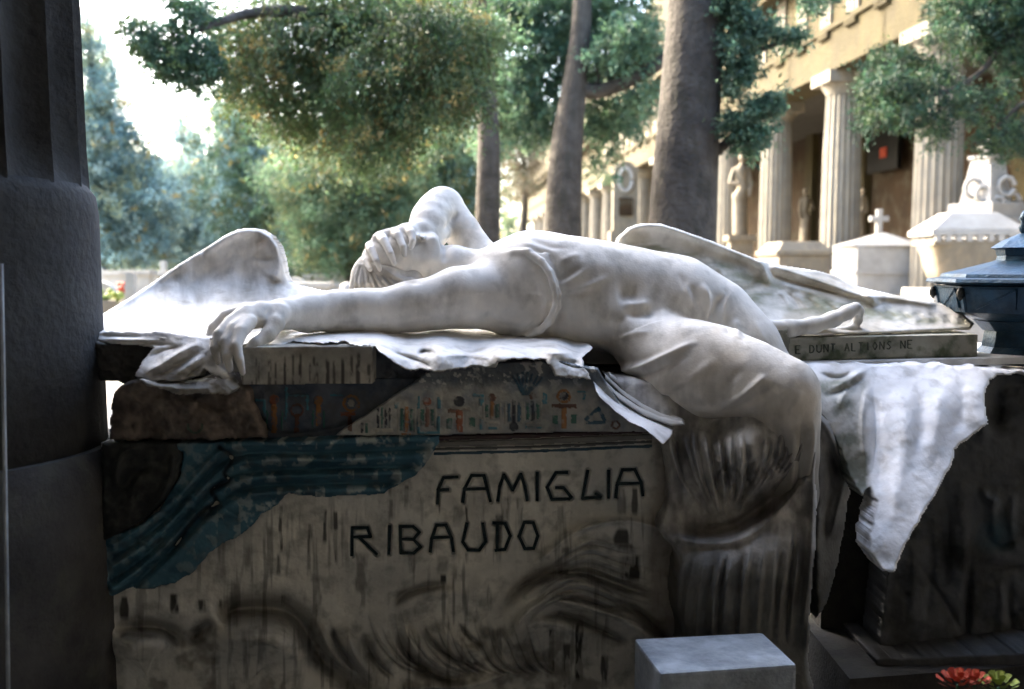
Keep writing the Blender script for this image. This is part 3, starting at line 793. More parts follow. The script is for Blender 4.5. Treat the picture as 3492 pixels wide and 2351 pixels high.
# ---- letters, cut as dark strokes
def letters():
    W = letter_strokes()
    for gl in W:
        m = MB(); xs = [p[0] for s in gl for p in s]; jit = 0.0
        for s in gl:
            for (ax, ay), (bx, by) in zip(s[:-1], s[1:]):
                jit += .00015
                L = math.hypot(bx - ax, by - ay); ux, uy = (bx - ax) / L, (by - ay) / L
                wv = 5.8
                nx, ny = -uy * wv, ux * wv
                ax2, ay2, bx2, by2 = ax - ux * 3.5, ay - uy * 3.5, bx + ux * 3.5, by + uy * 3.5
                q = [(ax2 + nx, ay2 + ny), (bx2 + nx * .85, by2 + ny * .85), (bx2 - nx * .85, by2 - ny * .85), (ax2 - nx, ay2 - ny)]
                fr = [tuple(P(x, y, YF(x, y, .004 - jit))) for x, y in q]; bk = [tuple(P(x, y, YF(x, y, .02))) for x, y in q]
                m.add(fr + bk, [(0, 1, 2, 3), (7, 6, 5, 4), (0, 4, 5, 1), (1, 5, 6, 2), (2, 6, 7, 3), (3, 7, 4, 0)])
        m.build("letter", M_letter, tomb)
letters()

# ================================================================== THE ANGEL
angel = thing("angel_statue", "white marble angel lying backwards over the tomb, one arm across its face, wings spread", "statue", (.2, 2.85, 1.31))

LO = P(690, 640, 2.7); 
S = SDF((-.84, 2.18, .76), (.90, 3.36, 1.80), .0042)
def C(a, b, k=.02):
    (x0, y0, Y0, r0), (x1, y1, Y1, r1) = a, b
    S.cone(P(x0, y0, Y0), P(x1, y1, Y1), r0 * Y0 / F, r1 * Y1 / F, k)
def chain(pts, k=.02):
    for a, b in zip(pts[:-1], pts[1:]): C(a, b, k)
# torso
chain([(1725, 975, 2.90, 142), (1800, 980, 2.89, 168), (1900, 990, 2.90, 172), (2000, 998, 2.91, 166), (2100, 1010, 2.92, 160), (2200, 1035, 2.93, 164), (2300, 1062, 2.93, 176)], .05)
C((1800, 885, 2.93, 84), (1850, 890, 2.95, 84), .05)             # breast
C((1815, 1075, 2.80, 82), (1740, 1060, 2.80, 78), .05)           # flank under the armpit
C((1960, 1090, 2.84, 85), (2080, 1095, 2.84, 85), .06)
# far leg
chain([(2300, 1062, 2.96, 178), (2420, 1110, 2.95, 150), (2520, 1200, 2.90, 134), (2600, 1310, 2.84, 112), (2615, 1370, 2.82, 90)], .05)
# near thigh and knee, shin
C((2130, 1105, 2.80, 95), (2230, 1190, 2.76, 112), .06)
chain([(2230, 1200, 2.76, 116), (2350, 1235, 2.70, 138), (2450, 1262, 2.66, 140), (2560, 1298, 2.60, 128), (2672, 1338, 2.55, 107)], .035)
chain([(2672, 1338, 2.55, 107), (2682, 1450, 2.56, 96), (2690, 1560, 2.575, 86), (2698, 1680, 2.60, 78), (2704, 1790, 2.66, 66)], .05)
C((2672, 1380, 2.56, 80), (2590, 1500, 2.62, 70), .05)
C((2290, 1290, 2.67, 105), (2400, 1320, 2.63, 100), .05)
# neck
chain([(1440, 915, 2.93, 66), (1545, 922, 2.94, 78), (1650, 960, 2.94, 104)], .03)
# near arm
chain([(1700, 1015, 2.84, 112), (1635, 1012, 2.80, 102), (1560, 1016, 2.76, 98), (1480, 1036, 2.73, 82), (1400, 1046, 2.71, 80), (1320, 1060, 2.69, 68), (1240, 1060, 2.67, 68), (1150, 1062, 2.65, 66), (1050, 1068, 2.60, 60), (965, 1072, 2.53, 50)], .03)
# far arm: shoulder up to the elbow and back to the wrist
chain([(1690, 920, 3.02, 74), (1640, 880, 3.06, 62), (1575, 790, 3.11, 60), (1516, 706, 3.16, 62)], .012)
C((1516, 706, 3.16, 62), (1508, 705, 3.15, 64), .012)
chain([(1506, 706, 3.15, 64), (1490, 728, 3.12, 70), (1476, 752, 3.08, 73), (1464, 782, 3.035, 70), (1450, 812, 2.99, 58)], .015)
# head
C((1325, 905, 2.94, 96), (1385, 888, 2.93, 94), .02)
C((1385, 885, 2.93, 88), (1448, 852, 2.93, 50), .02)
C((1448, 850, 2.93, 48), (1474, 820, 2.93, 25), .014)             # chin
C((1468, 888, 2.89, 34), (1474, 826, 2.90, 20), .016)             # jaw
C((1444, 806, 2.93, 11), (1442, 812, 2.878, 8), .003)             # lower lip
C((1424, 800, 2.93, 10), (1423, 808, 2.872, 8), .003)              # upper lip
C((1402, 786, 2.94, 11), (1392, 800, 2.93, 16), .008)             # nose
C((1382, 930, 2.86, 14), (1395, 912, 2.86, 10), .006)             # ear
# hand of the far arm laid over the face: palm, four fingers, thumb
C((1436, 800, 2.975, 48), (1388, 798, 2.95, 36), .014)
C((1385, 798, 2.95, 32), (1300, 822, 2.93, 34), .012)
C((1400, 792, 2.93, 26), (1320, 806, 2.92, 22), .01)
chain([(1392, 782, 2.925, 18), (1402, 796, 2.865, 15), (1408, 824, 2.838, 13), (1400, 845, 2.832, 10)], .0022)
chain([(1344, 792, 2.92, 18), (1358, 804, 2.855, 15.5), (1374, 842, 2.82, 13.5), (1378, 870, 2.815, 10)], .0022)
chain([(1298, 807, 2.92, 18), (1310, 820, 2.845, 15.5), (1332, 866, 2.803, 13.5), (1344, 900, 2.803, 10)], .0022)
chain([(1260, 838, 2.92, 16), (1267, 852, 2.845, 14.5), (1284, 892, 2.803, 12.5), (1296, 920, 2.803, 9.5)], .0022)
chain([(1250, 872, 2.92, 15), (1248, 892, 2.87, 13), (1262, 920, 2.83, 10)], .004)
# hand of the near arm: it droops over the edge, fingers hanging
C((962, 1074, 2.53, 48), (890, 1072, 2.47, 40), .02)
C((890, 1068, 2.475, 38), (838, 1080, 2.43, 34), .015)
C((880, 1092, 2.44, 30), (835, 1098, 2.42, 30), .015)
chain([(950, 1070, 2.49, 40), (940, 1105, 2.45, 29), (915, 1142, 2.42, 25), (872, 1172, 2.39, 21), (848, 1192, 2.375, 15)], .008)   # thumb
chain([(842, 1066, 2.44, 30), (790, 1100, 2.40, 26), (748, 1142, 2.355, 22), (734, 1188, 2.335, 18), (742, 1236, 2.34, 13)], .003)
chain([(846, 1084, 2.42, 28), (800, 1122, 2.37, 25), (772, 1166, 2.335, 21), (774, 1216, 2.315, 18), (784, 1262, 2.328, 13)], .003)
chain([(852, 1098, 2.40, 26), (822, 1132, 2.355, 24), (806, 1180, 2.32, 20), (816, 1226, 2.308, 17), (828, 1272, 2.322, 12)], .003)
chain([(838, 1056, 2.46, 26), (772, 1080, 2.44, 22), (728, 1118, 2.42, 18), (708, 1160, 2.40, 14)], .006)
# hem of the robe round the armhole, shoulder strap and its second fold
hem = [(1611, 897, 2.90, 8), (1680, 884, 2.825, 10), (1754, 862, 2.785, 12), (1803, 860, 2.765, 14), (1846, 892, 2.735, 14), (1876, 930, 2.715, 15), (1889, 967, 2.705, 16), (1899, 1008, 2.70, 16), (1898, 1049, 2.70, 16), (1876, 1092, 2.705, 15), (1842, 1128, 2.72, 13), (1800, 1148, 2.74, 12)]
chain(hem, .006)
hem2 = [(1770, 872, 2.795, 7), (1800, 890, 2.77, 8), (1822, 930, 2.745, 9), (1842, 980, 2.735, 10), (1858, 1030, 2.73, 11), (1855, 1075, 2.73, 11), (1830, 1110, 2.735, 9), (1790, 1136, 2.75, 8), (1756, 1150, 2.77, 7)]
chain(hem2, .006)
V, Q = S.mesh()
V = relax(V, Q, 3, .6)
N = normals(V, Q)
px, py = proj(V)
view = V - np.array([0, 0, EYE]); view /= np.linalg.norm(view, axis=1, keepdims=True)
facing = np.clip(-(N * view).sum(1) * 3, 0, 1)
FOLD_BACK = [   # on torso and far leg
    ([(1894, 975), (1925, 966), (1960, 945), (2012, 910)], 9, .008), ([(1899, 990), (1973, 987), (2030, 966), (2085, 938)], 8, .008), ([(1905, 1001), (1980, 1000), (2040, 984)], 9, -.007),
    ([(1900, 960), (1940, 945), (1990, 905)], 10, -.007), ([(1790, 812), (1840, 826), (1890, 842), (1950, 848)], 7, -.005), ([(1760, 822), (1830, 842), (1880, 858)], 7, .004),
    ([(1900, 900), (1940, 880), (1990, 866)], 10, .005), ([(1895, 1010), (1930, 1080), (1990, 1140)], 18, -.006), ([(1800, 840), (1870, 868), (1904, 925), (1920, 1000), (1920, 1060), (1890, 1120)], 12, -.012, .1), ([(1700, 925), (1780, 935), (1835, 1010), (1830, 1090)], 22, -.006),
    ([(2100, 1012), (2146, 1005), (2205, 998)], 26, -.017), ([(2120, 1068), (2190, 1066), (2270, 1058)], 18, -.018), ([(2110, 1038), (2170, 1034), (2230, 1040)], 11, .008), ([(2040, 1100), (2100, 1090), (2140, 1110)], 22, -.008),
    ([(2350, 965), (2372, 1010), (2383, 1066)], 12, -.008), ([(2385, 962), (2407, 1000), (2416, 1046), (2402, 1106)], 9, .010), ([(2330, 960), (2350, 1010), (2352, 1060)], 9, .006), ([(2470, 1000), (2450, 1035), (2430, 1070), (2418, 1110)], 13, -.013),
    ([(2500, 990), (2475, 1030), (2462, 1080), (2464, 1130)], 9, .006), ([(2310, 930), (2330, 960), (2332, 1000)], 9, -.004), ([(2515, 1085), (2508, 1120), (2535, 1165)], 9, .008), ([(2480, 1075), (2485, 1120), (2500, 1150)], 9, -.006), ([(2560, 1075), (2600, 1150), (2640, 1200)], 9, .004),
    ([(1700, 1120), (1760, 1135), (1800, 1120), (1830, 1080)], 8, -.006), ([(1730, 1150), (1790, 1118), (1832, 1070)], 7, .006), ([(1660, 960), (1640, 1010), (1650, 1060)], 30, -.006), ([(1925, 870), (1990, 900), (2060, 905), (2120, 890)], 26, .004)]
FOLD_THIGH = [
    ([(2040, 1240), (2085, 1256), (2130, 1260), (2195, 1250), (2269, 1218), (2343, 1180), (2395, 1160)], 10, .014), ([(2060, 1275), (2130, 1285), (2210, 1276), (2290, 1240), (2370, 1200)], 11, -.008), ([(2060, 1225), (2120, 1236), (2190, 1226), (2270, 1192)], 10, -.007),
    ([(2235, 1352), (2294, 1328), (2340, 1300)], 9, .007), ([(2240, 1366), (2300, 1345), (2350, 1318)], 9, -.006), ([(2440, 1398), (2481, 1377), (2541, 1343), (2592, 1300), (2610, 1270)], 10, .012), ([(2440, 1415), (2516, 1392), (2590, 1350), (2640, 1305)], 12, -.012),
    ([(2320, 1330), (2380, 1270), (2460, 1215)], 14, .004), ([(2450, 1330), (2500, 1290), (2540, 1240)], 16, -.005), ([(2130, 1330), (2200, 1385), (2290, 1425), (2340, 1432), (2400, 1420)], 8, .010), ([(2140, 1350), (2220, 1405), (2300, 1440)], 6, -.008),
    ([(2770, 1400), (2768, 1500), (2752, 1620), (2748, 1740)], 9, .010), ([(2735, 1400), (2738, 1500), (2728, 1620), (2722, 1740)], 9, -.012), ([(2690, 1420), (2705, 1520), (2700, 1640), (2690, 1740)], 8, .010), ([(2655, 1440), (2672, 1540), (2672, 1660)], 8, -.012),
    ([(2610, 1440), (2640, 1550), (2646, 1650)], 9, .010), ([(2500, 1440), (2580, 1420), (2660, 1380), (2700, 1330)], 12, -.010), ([(2620, 1300), (2640, 1360), (2610, 1430)], 22, -.004), ([(2700, 1400), (2720, 1360), (2740, 1330)], 10, .004), ([(2100, 1160), (2160, 1140), (2230, 1130)], 9, .005)]
thigh = V[:, 1] < 2.69 + np.clip((2500 - px) / 700, 0, .12)
h1 = ridge_sum(px, py, FOLD_BACK) * ((px > 1870) | (py > 1000) | (py < 860))
HEADL = [([(1489, 802), (1498, 850), (1496, 892)], 6, .005), ([(1513, 812), (1517, 860), (1510, 905)], 9, -.010), ([(1402, 842), (1425, 822), (1450, 820)], 4, -.006), ([(1400, 872), (1440, 852), (1462, 846)], 15, -.005),
         ([(1285, 902), (1310, 928), (1350, 948), (1400, 957), (1450, 972)], 7, -.010), ([(1410, 905), (1450, 895), (1475, 885)], 12, .003), ([(1562, 718), (1540, 760), (1514, 800)], 9, -.012)]
h1 = h1 + ridge_sum(px, py, HEADL) * (px < 1600)
h2 = ridge_sum(px, py, FOLD_THIGH)
# the near thigh lies in front of the belly: split by its upper contour
up = np.interp(px, [2050, 2100, 2220, 2284, 2343, 2412, 2531, 2639, 2713], [1190, 1155, 1100, 1085, 1092, 1116, 1161, 1200, 1238])
on_thigh = (py > up) & (px > 2030)
h = np.where(on_thigh, h2, h1) + (fbm(px, py, 26, 151, 3) - .5) * .0012
V = V + N * (h * facing)[:, None]
V = relax(V, Q, 1, .5)
nz = fbm(V[:, 0] * 1000, V[:, 1] * 1000 + V[:, 2] * 700, 90, 161, 4)
bc = mixc((.78, .74, .67), (.54, .48, .39), np.clip((nz - .45) * 2.5, 0, 1) * np.clip((1000 - py) / -150, .15, 1))
bc = mixc(bc, (.36, .32, .26), ridge_sum(px, py, [([(1290, 915), (1340, 940), (1390, 955), (1440, 962)], 7, 1.), ([(1424, 818), (1440, 822)], 4, 1.)]).clip(0, 1) * .55)
stn = np.clip((fbm(px, py * .25, 30, 401, 4) - .56) * 5, 0, 1) * np.clip((py - 900) / 150, 0, 1)
bc = mixc(bc, (.42, .38, .31), stn * .22 * (px > 1900))
bc = mixc(bc, (.80, .67, .52), np.clip((V[:, 1] - 3.0) * 8, 0, 1) * (py > 780) * (px > 1500) * (px < 1640) * .5)
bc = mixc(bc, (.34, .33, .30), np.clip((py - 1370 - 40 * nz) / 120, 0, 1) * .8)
bc = mixc(bc, (.10, .095, .08), np.clip((py - 1560 + 90 * (nz - .5)) / 260, 0, .85))  # shin darkens downwards, painting in the same shade as the lower gown
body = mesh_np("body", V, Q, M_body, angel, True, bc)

# hair: long waves falling from under the hand
SH = SDF((-.52, 2.70, 1.24), (-.16, 3.06, 1.60), .0042)
S_keep = S; S = SH
C((1290, 940, 2.93, 86), (1330, 960, 2.90, 74), .03)
C((1260, 960, 2.92, 58), (1240, 1000, 2.90, 52), .03)
C((1400, 955, 2.88, 44), (1330, 990, 2.87, 60), .03)
for q in range(13):
    a = q / 12.0
    x0 = 1228 + 120 * a; y0 = 905 - 6 * a + 26 * a * a
    chain([(x0, y0, 2.862 - .02 * a, 9), (x0 + 30 * a - 14 + 10 * math.sin(q), y0 + 40, 2.834 - .01 * a, 9), (x0 + 75 * a - 14, y0 + 62 + 8 * math.sin(q * 2.1), 2.818, 9), (x0 + 110 * a - 30, y0 + 96, 2.828, 7)], .0025)
chain([(1285, 912, 2.85, 11), (1310, 938, 2.835, 12), (1352, 954, 2.83, 12), (1400, 958, 2.83, 11), (1440, 966, 2.84, 8)], .006)
chain([(1222, 930, 2.90, 14), (1214, 965, 2.89, 14), (1220, 1005, 2.88, 12)], .006)
Vh, Qh = SH.mesh(); S = S_keep
Vh = relax(Vh, Qh, 1, .5)
Nh = normals(Vh, Qh); hx, hy = proj(Vh)
HR = []
for q in range(16):
    a = q / 15.0
    HR.append(([(1228 + 62 * a, 902 + 6 * a), (1222 + 120 * a, 930 + 12 * a), (1216 + 165 * a, 962 + 4 * math.sin(q)), (1218 + 200 * a, 1000 - 14 * a)], 4.5, .006 if q % 2 else -.008, .1))
Vh = Vh + Nh * ridge_sum(hx, hy, HR)[:, None]
mesh_np("hair", Vh, Qh, M_body, angel, True, mixc((.70, .66, .59), (.40, .36, .30), ridge_sum(hx, hy, [(r[0], 4, 1., .1) for r in HR[::2]]).clip(0, 1) * .6))

# ---- wings: the relief tool with control points in depth
GREY1 = (.80, .77, .72)
def wing_l_col(x, y):
    n = fbm(x, y * .35, 45, 171, 4); n2 = fbm(x, y, 110, 177, 3)
    c = mixc(GREY1, (.40, .37, .32), np.clip((n * .6 + n2 * .4 - .42) * 4.0, 0, 1) * np.clip((1075 - y) / 50, 0, 1) * .9)
    c = mixc(c, (.25, .19, .14), np.exp(-((x - 895) / 24) ** 2 - ((y - 822) / 20) ** 2) * .7)
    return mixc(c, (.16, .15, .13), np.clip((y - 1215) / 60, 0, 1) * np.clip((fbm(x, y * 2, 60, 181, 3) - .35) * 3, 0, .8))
WL = [(312, 1130), (322, 1098), (345, 1072), (429, 1021), (518, 963), (607, 901), (696, 847), (763, 803), (808, 782), (848, 776), (890, 782), (926, 804), (951, 838), (964, 879), (973, 935), (985, 960), (1009, 973), (1089, 991), (1180, 1000), (1230, 1010),
      (1230, 1050), (1050, 1100), (960, 1120), (860, 1110), (800, 1150), (735, 1155), (720, 1160), (560, 1160), (440, 1150), (330, 1150)]
wl = tps([(848, 776, 3.02), (951, 838, 3.02), (973, 941, 2.99), (763, 803, 3.0), (607, 901, 2.93), (429, 1021, 2.80), (330, 1085, 2.66), (1009, 973, 2.98), (1180, 1000, 3.0),
          (850, 880, 2.985), (700, 930, 2.95), (850, 960, 2.95), (560, 1000, 2.86), (700, 1020, 2.84), (900, 1010, 2.87), (1060, 1010, 2.90), (1230, 1030, 2.90), (450, 1070, 2.70),
          (330, 1145, 2.42), (440, 1148, 2.40), (560, 1150, 2.38), (720, 1155, 2.36), (800, 1120, 2.48), (950, 1090, 2.62), (600, 1080, 2.66), (800, 1060, 2.70), (1050, 1090, 2.72), (1230, 1050, 2.82)])
relief("wing", WL, wl, 3,
       [([(930, 960), (955, 900), (945, 840), (905, 795), (850, 782), (780, 803), (690, 858)], 17, .03, .05), ([(690, 858), (600, 912), (430, 1028), (340, 1082)], 12, .02, .05), ([(905, 900), (900, 860), (880, 830)], 26, -.02),
        ([(340, 1118), (500, 1122), (650, 1116), (760, 1108)], 5, -.012), ([(330, 1136), (480, 1140), (640, 1132), (720, 1128)], 6, .010), ([(400, 1100), (560, 1086), (740, 1078)], 12, .010),
        ([(620, 1000), (700, 940), (760, 880)], 26, -.012), ([(760, 1000), (800, 930), (830, 860)], 24, .010), ([(520, 1030), (600, 980), (660, 930)], 18, .008)],
       thick=.06, rough=.008, nscale=80, edge=(15, .05), color=wing_l_col, mat=M_body, parent=angel, smooth_outline=False)
WL2 = [(312, 1132), (325, 1150), (320, 1165), (372, 1172), (420, 1180), (470, 1178), (520, 1188), (500, 1215), (478, 1240), (458, 1282), (470, 1292), (540, 1300), (610, 1302), (680, 1282), (700, 1262), (725, 1280), (760, 1300), (790, 1290), (740, 1240), (722, 1180), (716, 1150), (560, 1130), (400, 1128)]
wl2 = tps([(320, 1135, 2.44), (325, 1160, 2.42), (500, 1135, 2.40), (716, 1150, 2.37), (500, 1200, 2.36), (460, 1288, 2.30), (600, 1240, 2.31), (700, 1200, 2.33), (650, 1300, 2.29), (780, 1295, 2.34), (420, 1175, 2.38)])
relief("wing_tip", WL2, wl2, 3,
       [([(700, 1160), (620, 1200), (540, 1250), (470, 1285)], 9, .02), ([(700, 1185), (640, 1225), (560, 1270), (500, 1295)], 6, -.018), ([(705, 1205), (650, 1245), (580, 1290)], 9, .014), ([(700, 1235), (660, 1265), (620, 1295)], 5, -.015), ([(560, 1165), (480, 1160), (400, 1158), (330, 1156)], 6, .012),
        ([(600, 1178), (520, 1172), (430, 1172)], 5, -.014), ([(640, 1180), (560, 1196), (500, 1222)], 7, -.012), ([(330, 1145), (400, 1146), (500, 1150)], 5, -.016)],
       thick=.05, rough=.006, nscale=40, ragged=5, rag_scale=24, edge=(7, .02), color=wing_l_col, mat=M_body, parent=angel)
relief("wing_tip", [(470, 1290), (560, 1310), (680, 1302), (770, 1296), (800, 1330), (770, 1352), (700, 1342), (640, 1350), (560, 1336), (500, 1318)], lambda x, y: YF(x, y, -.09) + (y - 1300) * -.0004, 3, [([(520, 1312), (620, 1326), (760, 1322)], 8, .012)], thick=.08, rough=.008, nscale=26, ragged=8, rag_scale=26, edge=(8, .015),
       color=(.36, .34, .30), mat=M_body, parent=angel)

def wing_r_col(x, y):
    n = fbm(x, y, 90, 191, 4); n2 = fbm(x * .6 + y, y * 1.4 - x * .3, 40, 197, 3)
    c = mixc((.78, .74, .66), (.46, .40, .29), np.clip((n - .42) * 3.5, 0, 1) * .7)
    line = np.interp(x, [2090, 2200, 2450, 2640, 2900, 3100, 3330], [830, 800, 870, 950, 1010, 1050, 1090])
    low = np.interp(x, [2090, 2400, 2540, 2800, 3000, 3330], [960, 970, 1035, 1080, 1100, 1120])
    k = np.clip((y - line) / 30, 0, 1) * np.clip((low - y) / 18 + .3, 0, 1)
    c = mixc(c, (.15, .165, .07), k * np.clip((n2 - .28) * 2.6, 0, 1) * .72)
    return c
WR = [(2080, 900), (2096, 842), (2108, 808), (2146, 775), (2175, 764), (2210, 760), (2259, 763), (2318, 782), (2432, 822), (2516, 857), (2590, 885), (2634, 900), (2720, 912), (2786, 922), (2840, 936), (2880, 955), (2929, 977), (3058, 1006), (3196, 1030), (3260, 1050), (3326, 1104),
      (3310, 1126), (3000, 1140), (2700, 1148), (2650, 1140), (2560, 1120), (2400, 1050), (2200, 980)]
wr = tps([(2100, 840, 3.05), (2210, 760, 3.10), (2432, 822, 3.16), (2634, 900, 3.22), (2880, 955, 3.28), (3058, 1006, 3.30), (3196, 1030, 3.30), (3326, 1104, 3.2), (2200, 900, 3.06), (2400, 940, 3.08), (2600, 1000, 3.12), (2750, 1020, 3.17), (2900, 1040, 3.20), (3050, 1060, 3.22), (3200, 1080, 3.22),
          (2500, 1050, 3.0), (2600, 1080, 3.02), (2750, 1095, 3.06), (2900, 1100, 3.10), (3100, 1110, 3.13), (3300, 1125, 3.16), (2650, 1138, 2.95), (2800, 1140, 2.98), (3000, 1138, 3.04), (2200, 980, 3.0)])
RW = [([(2105, 850), (2120, 812), (2160, 780), (2210, 768), (2260, 772), (2340, 795), (2440, 832), (2530, 868), (2620, 905)], 14, .03, .05), ([(2620, 905), (2720, 935), (2830, 972), (2930, 1005), (3060, 1018), (3200, 1040)], 10, .028, .05),
      ([(2570, 880), (2600, 905), (2618, 945), (2622, 980)], 9, .03), ([(2590, 925), (2580, 960), (2550, 990), (2480, 985)], 12, -.015), ([(2430, 905), (2460, 925), (2475, 965)], 9, .012), ([(2444, 940), (2450, 965), (2440, 985)], 8, -.012),
      ([(2610, 930), (2700, 958), (2800, 985), (2900, 1010)], 7, -.022), ([(2630, 955), (2720, 985), (2820, 1010)], 9, .010), ([(2930, 1000), (2975, 1020), (2985, 1048)], 9, .03), ([(2760, 925), (2830, 945), (2900, 980)], 6, -.014)]
for q in range(9):
    RW.append(([(2640 + 32 * q, 985 + 8 * q), (2675 + 32 * q, 1015 + 7 * q), (2700 + 34 * q, 1062 + 5 * q)], 6, -.010 if q % 2 else .009))
for q in range(12):
    RW.append(([(2980 + 26 * q, 1048 + 3 * q), (3010 + 25 * q, 1070 + 2 * q), (3050 + 22 * q, 1098 + q)], 5, -.010 if q % 2 else .009))
relief("wing", WR, wr, 3, RW, thick=.06, rough=.0035, nscale=60, edge=(12, .04), color=wing_r_col, mat=M_body, parent=angel)
# the long feather that curls up at its end
S = SDF((.55, 2.80, 1.24), (1.20, 3.26, 1.50), .0042)
chain([(2580, 1118, 2.96, 30), (2690, 1122, 2.98, 28), (2770, 1112, 3.0, 26), (2840, 1090, 3.01, 24), (2890, 1066, 3.02, 21), (2918, 1050, 3.03, 16)], .02)
chain([(2918, 1052, 3.03, 13), (2930, 1062, 3.05, 13), (2926, 1092, 3.07, 12), (2900, 1120, 3.07, 10)], .02)
chain([(2840, 1128, 3.04, 10), (2900, 1122, 3.06, 10), (2935, 1126, 3.06, 8)], .015)
Vf, Qf = S.mesh(); Vf = relax(Vf, Qf, 2, .5)
mesh_np("feather", Vf, Qf, M_body, angel, True, np.tile((.72, .69, .62), (len(Vf), 1)))

# ---- robe: the gown that falls from hip and knee in front of the tomb
gown_y = tps([(2020, 1250, 2.62), (2100, 1330, 2.60), (2235, 1440, 2.54), (2300, 1440, 2.56), (2450, 1440, 2.60), (2560, 1430, 2.54), (2650, 1400, 2.50), (2780, 1380, 2.58), (2270, 1600, 2.50), (2400, 1600, 2.54), (2540, 1530, 2.47), (2640, 1560, 2.50), (2770, 1600, 2.52),
              (2270, 1760, 2.50), (2400, 1780, 2.52), (2550, 1740, 2.52), (2660, 1700, 2.50), (2770, 1760, 2.50), (2310, 1900, 2.43), (2450, 1900, 2.40), (2600, 1850, 2.41), (2770, 1950, 2.47), (2330, 2300, 2.42), (2550, 2300, 2.44), (2770, 2300, 2.50)])
GR = [([(2300, 1790), (2400, 1812), (2500, 1798), (2600, 1728), (2680, 1650), (2740, 1575)], 22, -.055, .25), ([(2290, 1835), (2400, 1850), (2520, 1838), (2640, 1760), (2720, 1670), (2760, 1610)], 13, .035, .1),
      ([(2775, 1400), (2783, 1500), (2776, 1600), (2774, 1750), (2770, 1900), (2762, 2050), (2752, 2250)], 10, .035, .05), ([(2745, 1500), (2738, 1600), (2730, 1700)], 9, -.02), ([(2435, 1432), (2445, 1470), (2440, 1530)], 16, -.035), ([(2600, 1430), (2560, 1480), (2530, 1560)], 40, .02), ([(2690, 1440), (2700, 1500), (2660, 1560)], 12, -.015)]
rg = np.random.RandomState(12)
for q in range(7):                         # fan gathering downwards from the hem
    x = 2285 + q * 38 + rg.uniform(-10, 10)
    GR.append(([(x, 1440 + rg.uniform(0, 30)), (x + 12, 1540), (x + 50 - q * 6, 1640), (2425 + q * 12, 1765)], 8 + rg.uniform(0, 6), .026 + rg.uniform(0, .01), .3))
    GR.append(([(x + 19, 1450), (x + 30, 1550), (x + 62 - q * 6, 1650), (2432 + q * 12, 1775)], 6 + rg.uniform(0, 3), -.026, .3))
for q in range(6):                         # folds sweeping back from the knee
    GR.append(([(2748 - q * 26, 1440 + q * 6), (2735 - q * 26, 1520 + q * 10), (2670 - q * 22, 1620 + q * 10), (2560 - q * 14, 1720 + q * 8)], 9 + rg.uniform(0, 5), .024, .3))
    GR.append(([(2734 - q * 26, 1450 + q * 6), (2718 - q * 26, 1535 + q * 10), (2650 - q * 22, 1635 + q * 10), (2548 - q * 14, 1735 + q * 8)], 6, -.022, .3))
for q in range(20):
    x = 2320 + q * 23 + rg.uniform(-12, 12)
    GR.append(([(x + 30, 1870 - max(0, q - 8) * 13), (x + 12, 1960), (x + rg.uniform(-12, 8), 2060), (x - 12, 2190 + rg.uniform(0, 120))], 7 + rg.uniform(0, 4), (1 if q % 2 else -1) * (.006 + rg.uniform(0, .020))))
for q in range(9):
    GR.append(([(2480 + 26 * q, 1730 - 15 * q), (2440 + 26 * q, 1640 - 8 * q), (2500 + 22 * q, 1560)], 6, (.012 if q % 2 else -.014)))
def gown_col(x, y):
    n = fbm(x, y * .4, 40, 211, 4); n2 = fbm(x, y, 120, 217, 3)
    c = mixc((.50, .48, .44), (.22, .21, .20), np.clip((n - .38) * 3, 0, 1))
    c = mixc(c, (.09, .085, .07), np.clip((y - 1780 + 90 * (n2 - .5)) / 260, 0, .86))  # darkens towards the bottom, painting in the shade low on the gown
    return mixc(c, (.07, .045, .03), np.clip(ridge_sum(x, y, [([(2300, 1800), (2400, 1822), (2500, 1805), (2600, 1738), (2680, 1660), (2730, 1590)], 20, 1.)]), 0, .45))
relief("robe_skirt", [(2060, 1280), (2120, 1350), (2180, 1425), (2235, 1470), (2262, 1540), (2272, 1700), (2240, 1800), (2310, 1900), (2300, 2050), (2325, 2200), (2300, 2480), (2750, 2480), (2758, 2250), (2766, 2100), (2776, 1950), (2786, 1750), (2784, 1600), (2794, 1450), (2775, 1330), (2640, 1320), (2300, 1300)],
       gown_y, 4, GR, thick=.12, rough=.004, nscale=40, ragged=6, rag_scale=60, edge=(22, .05), color=gown_col, parent=angel, smooth_outline=True)
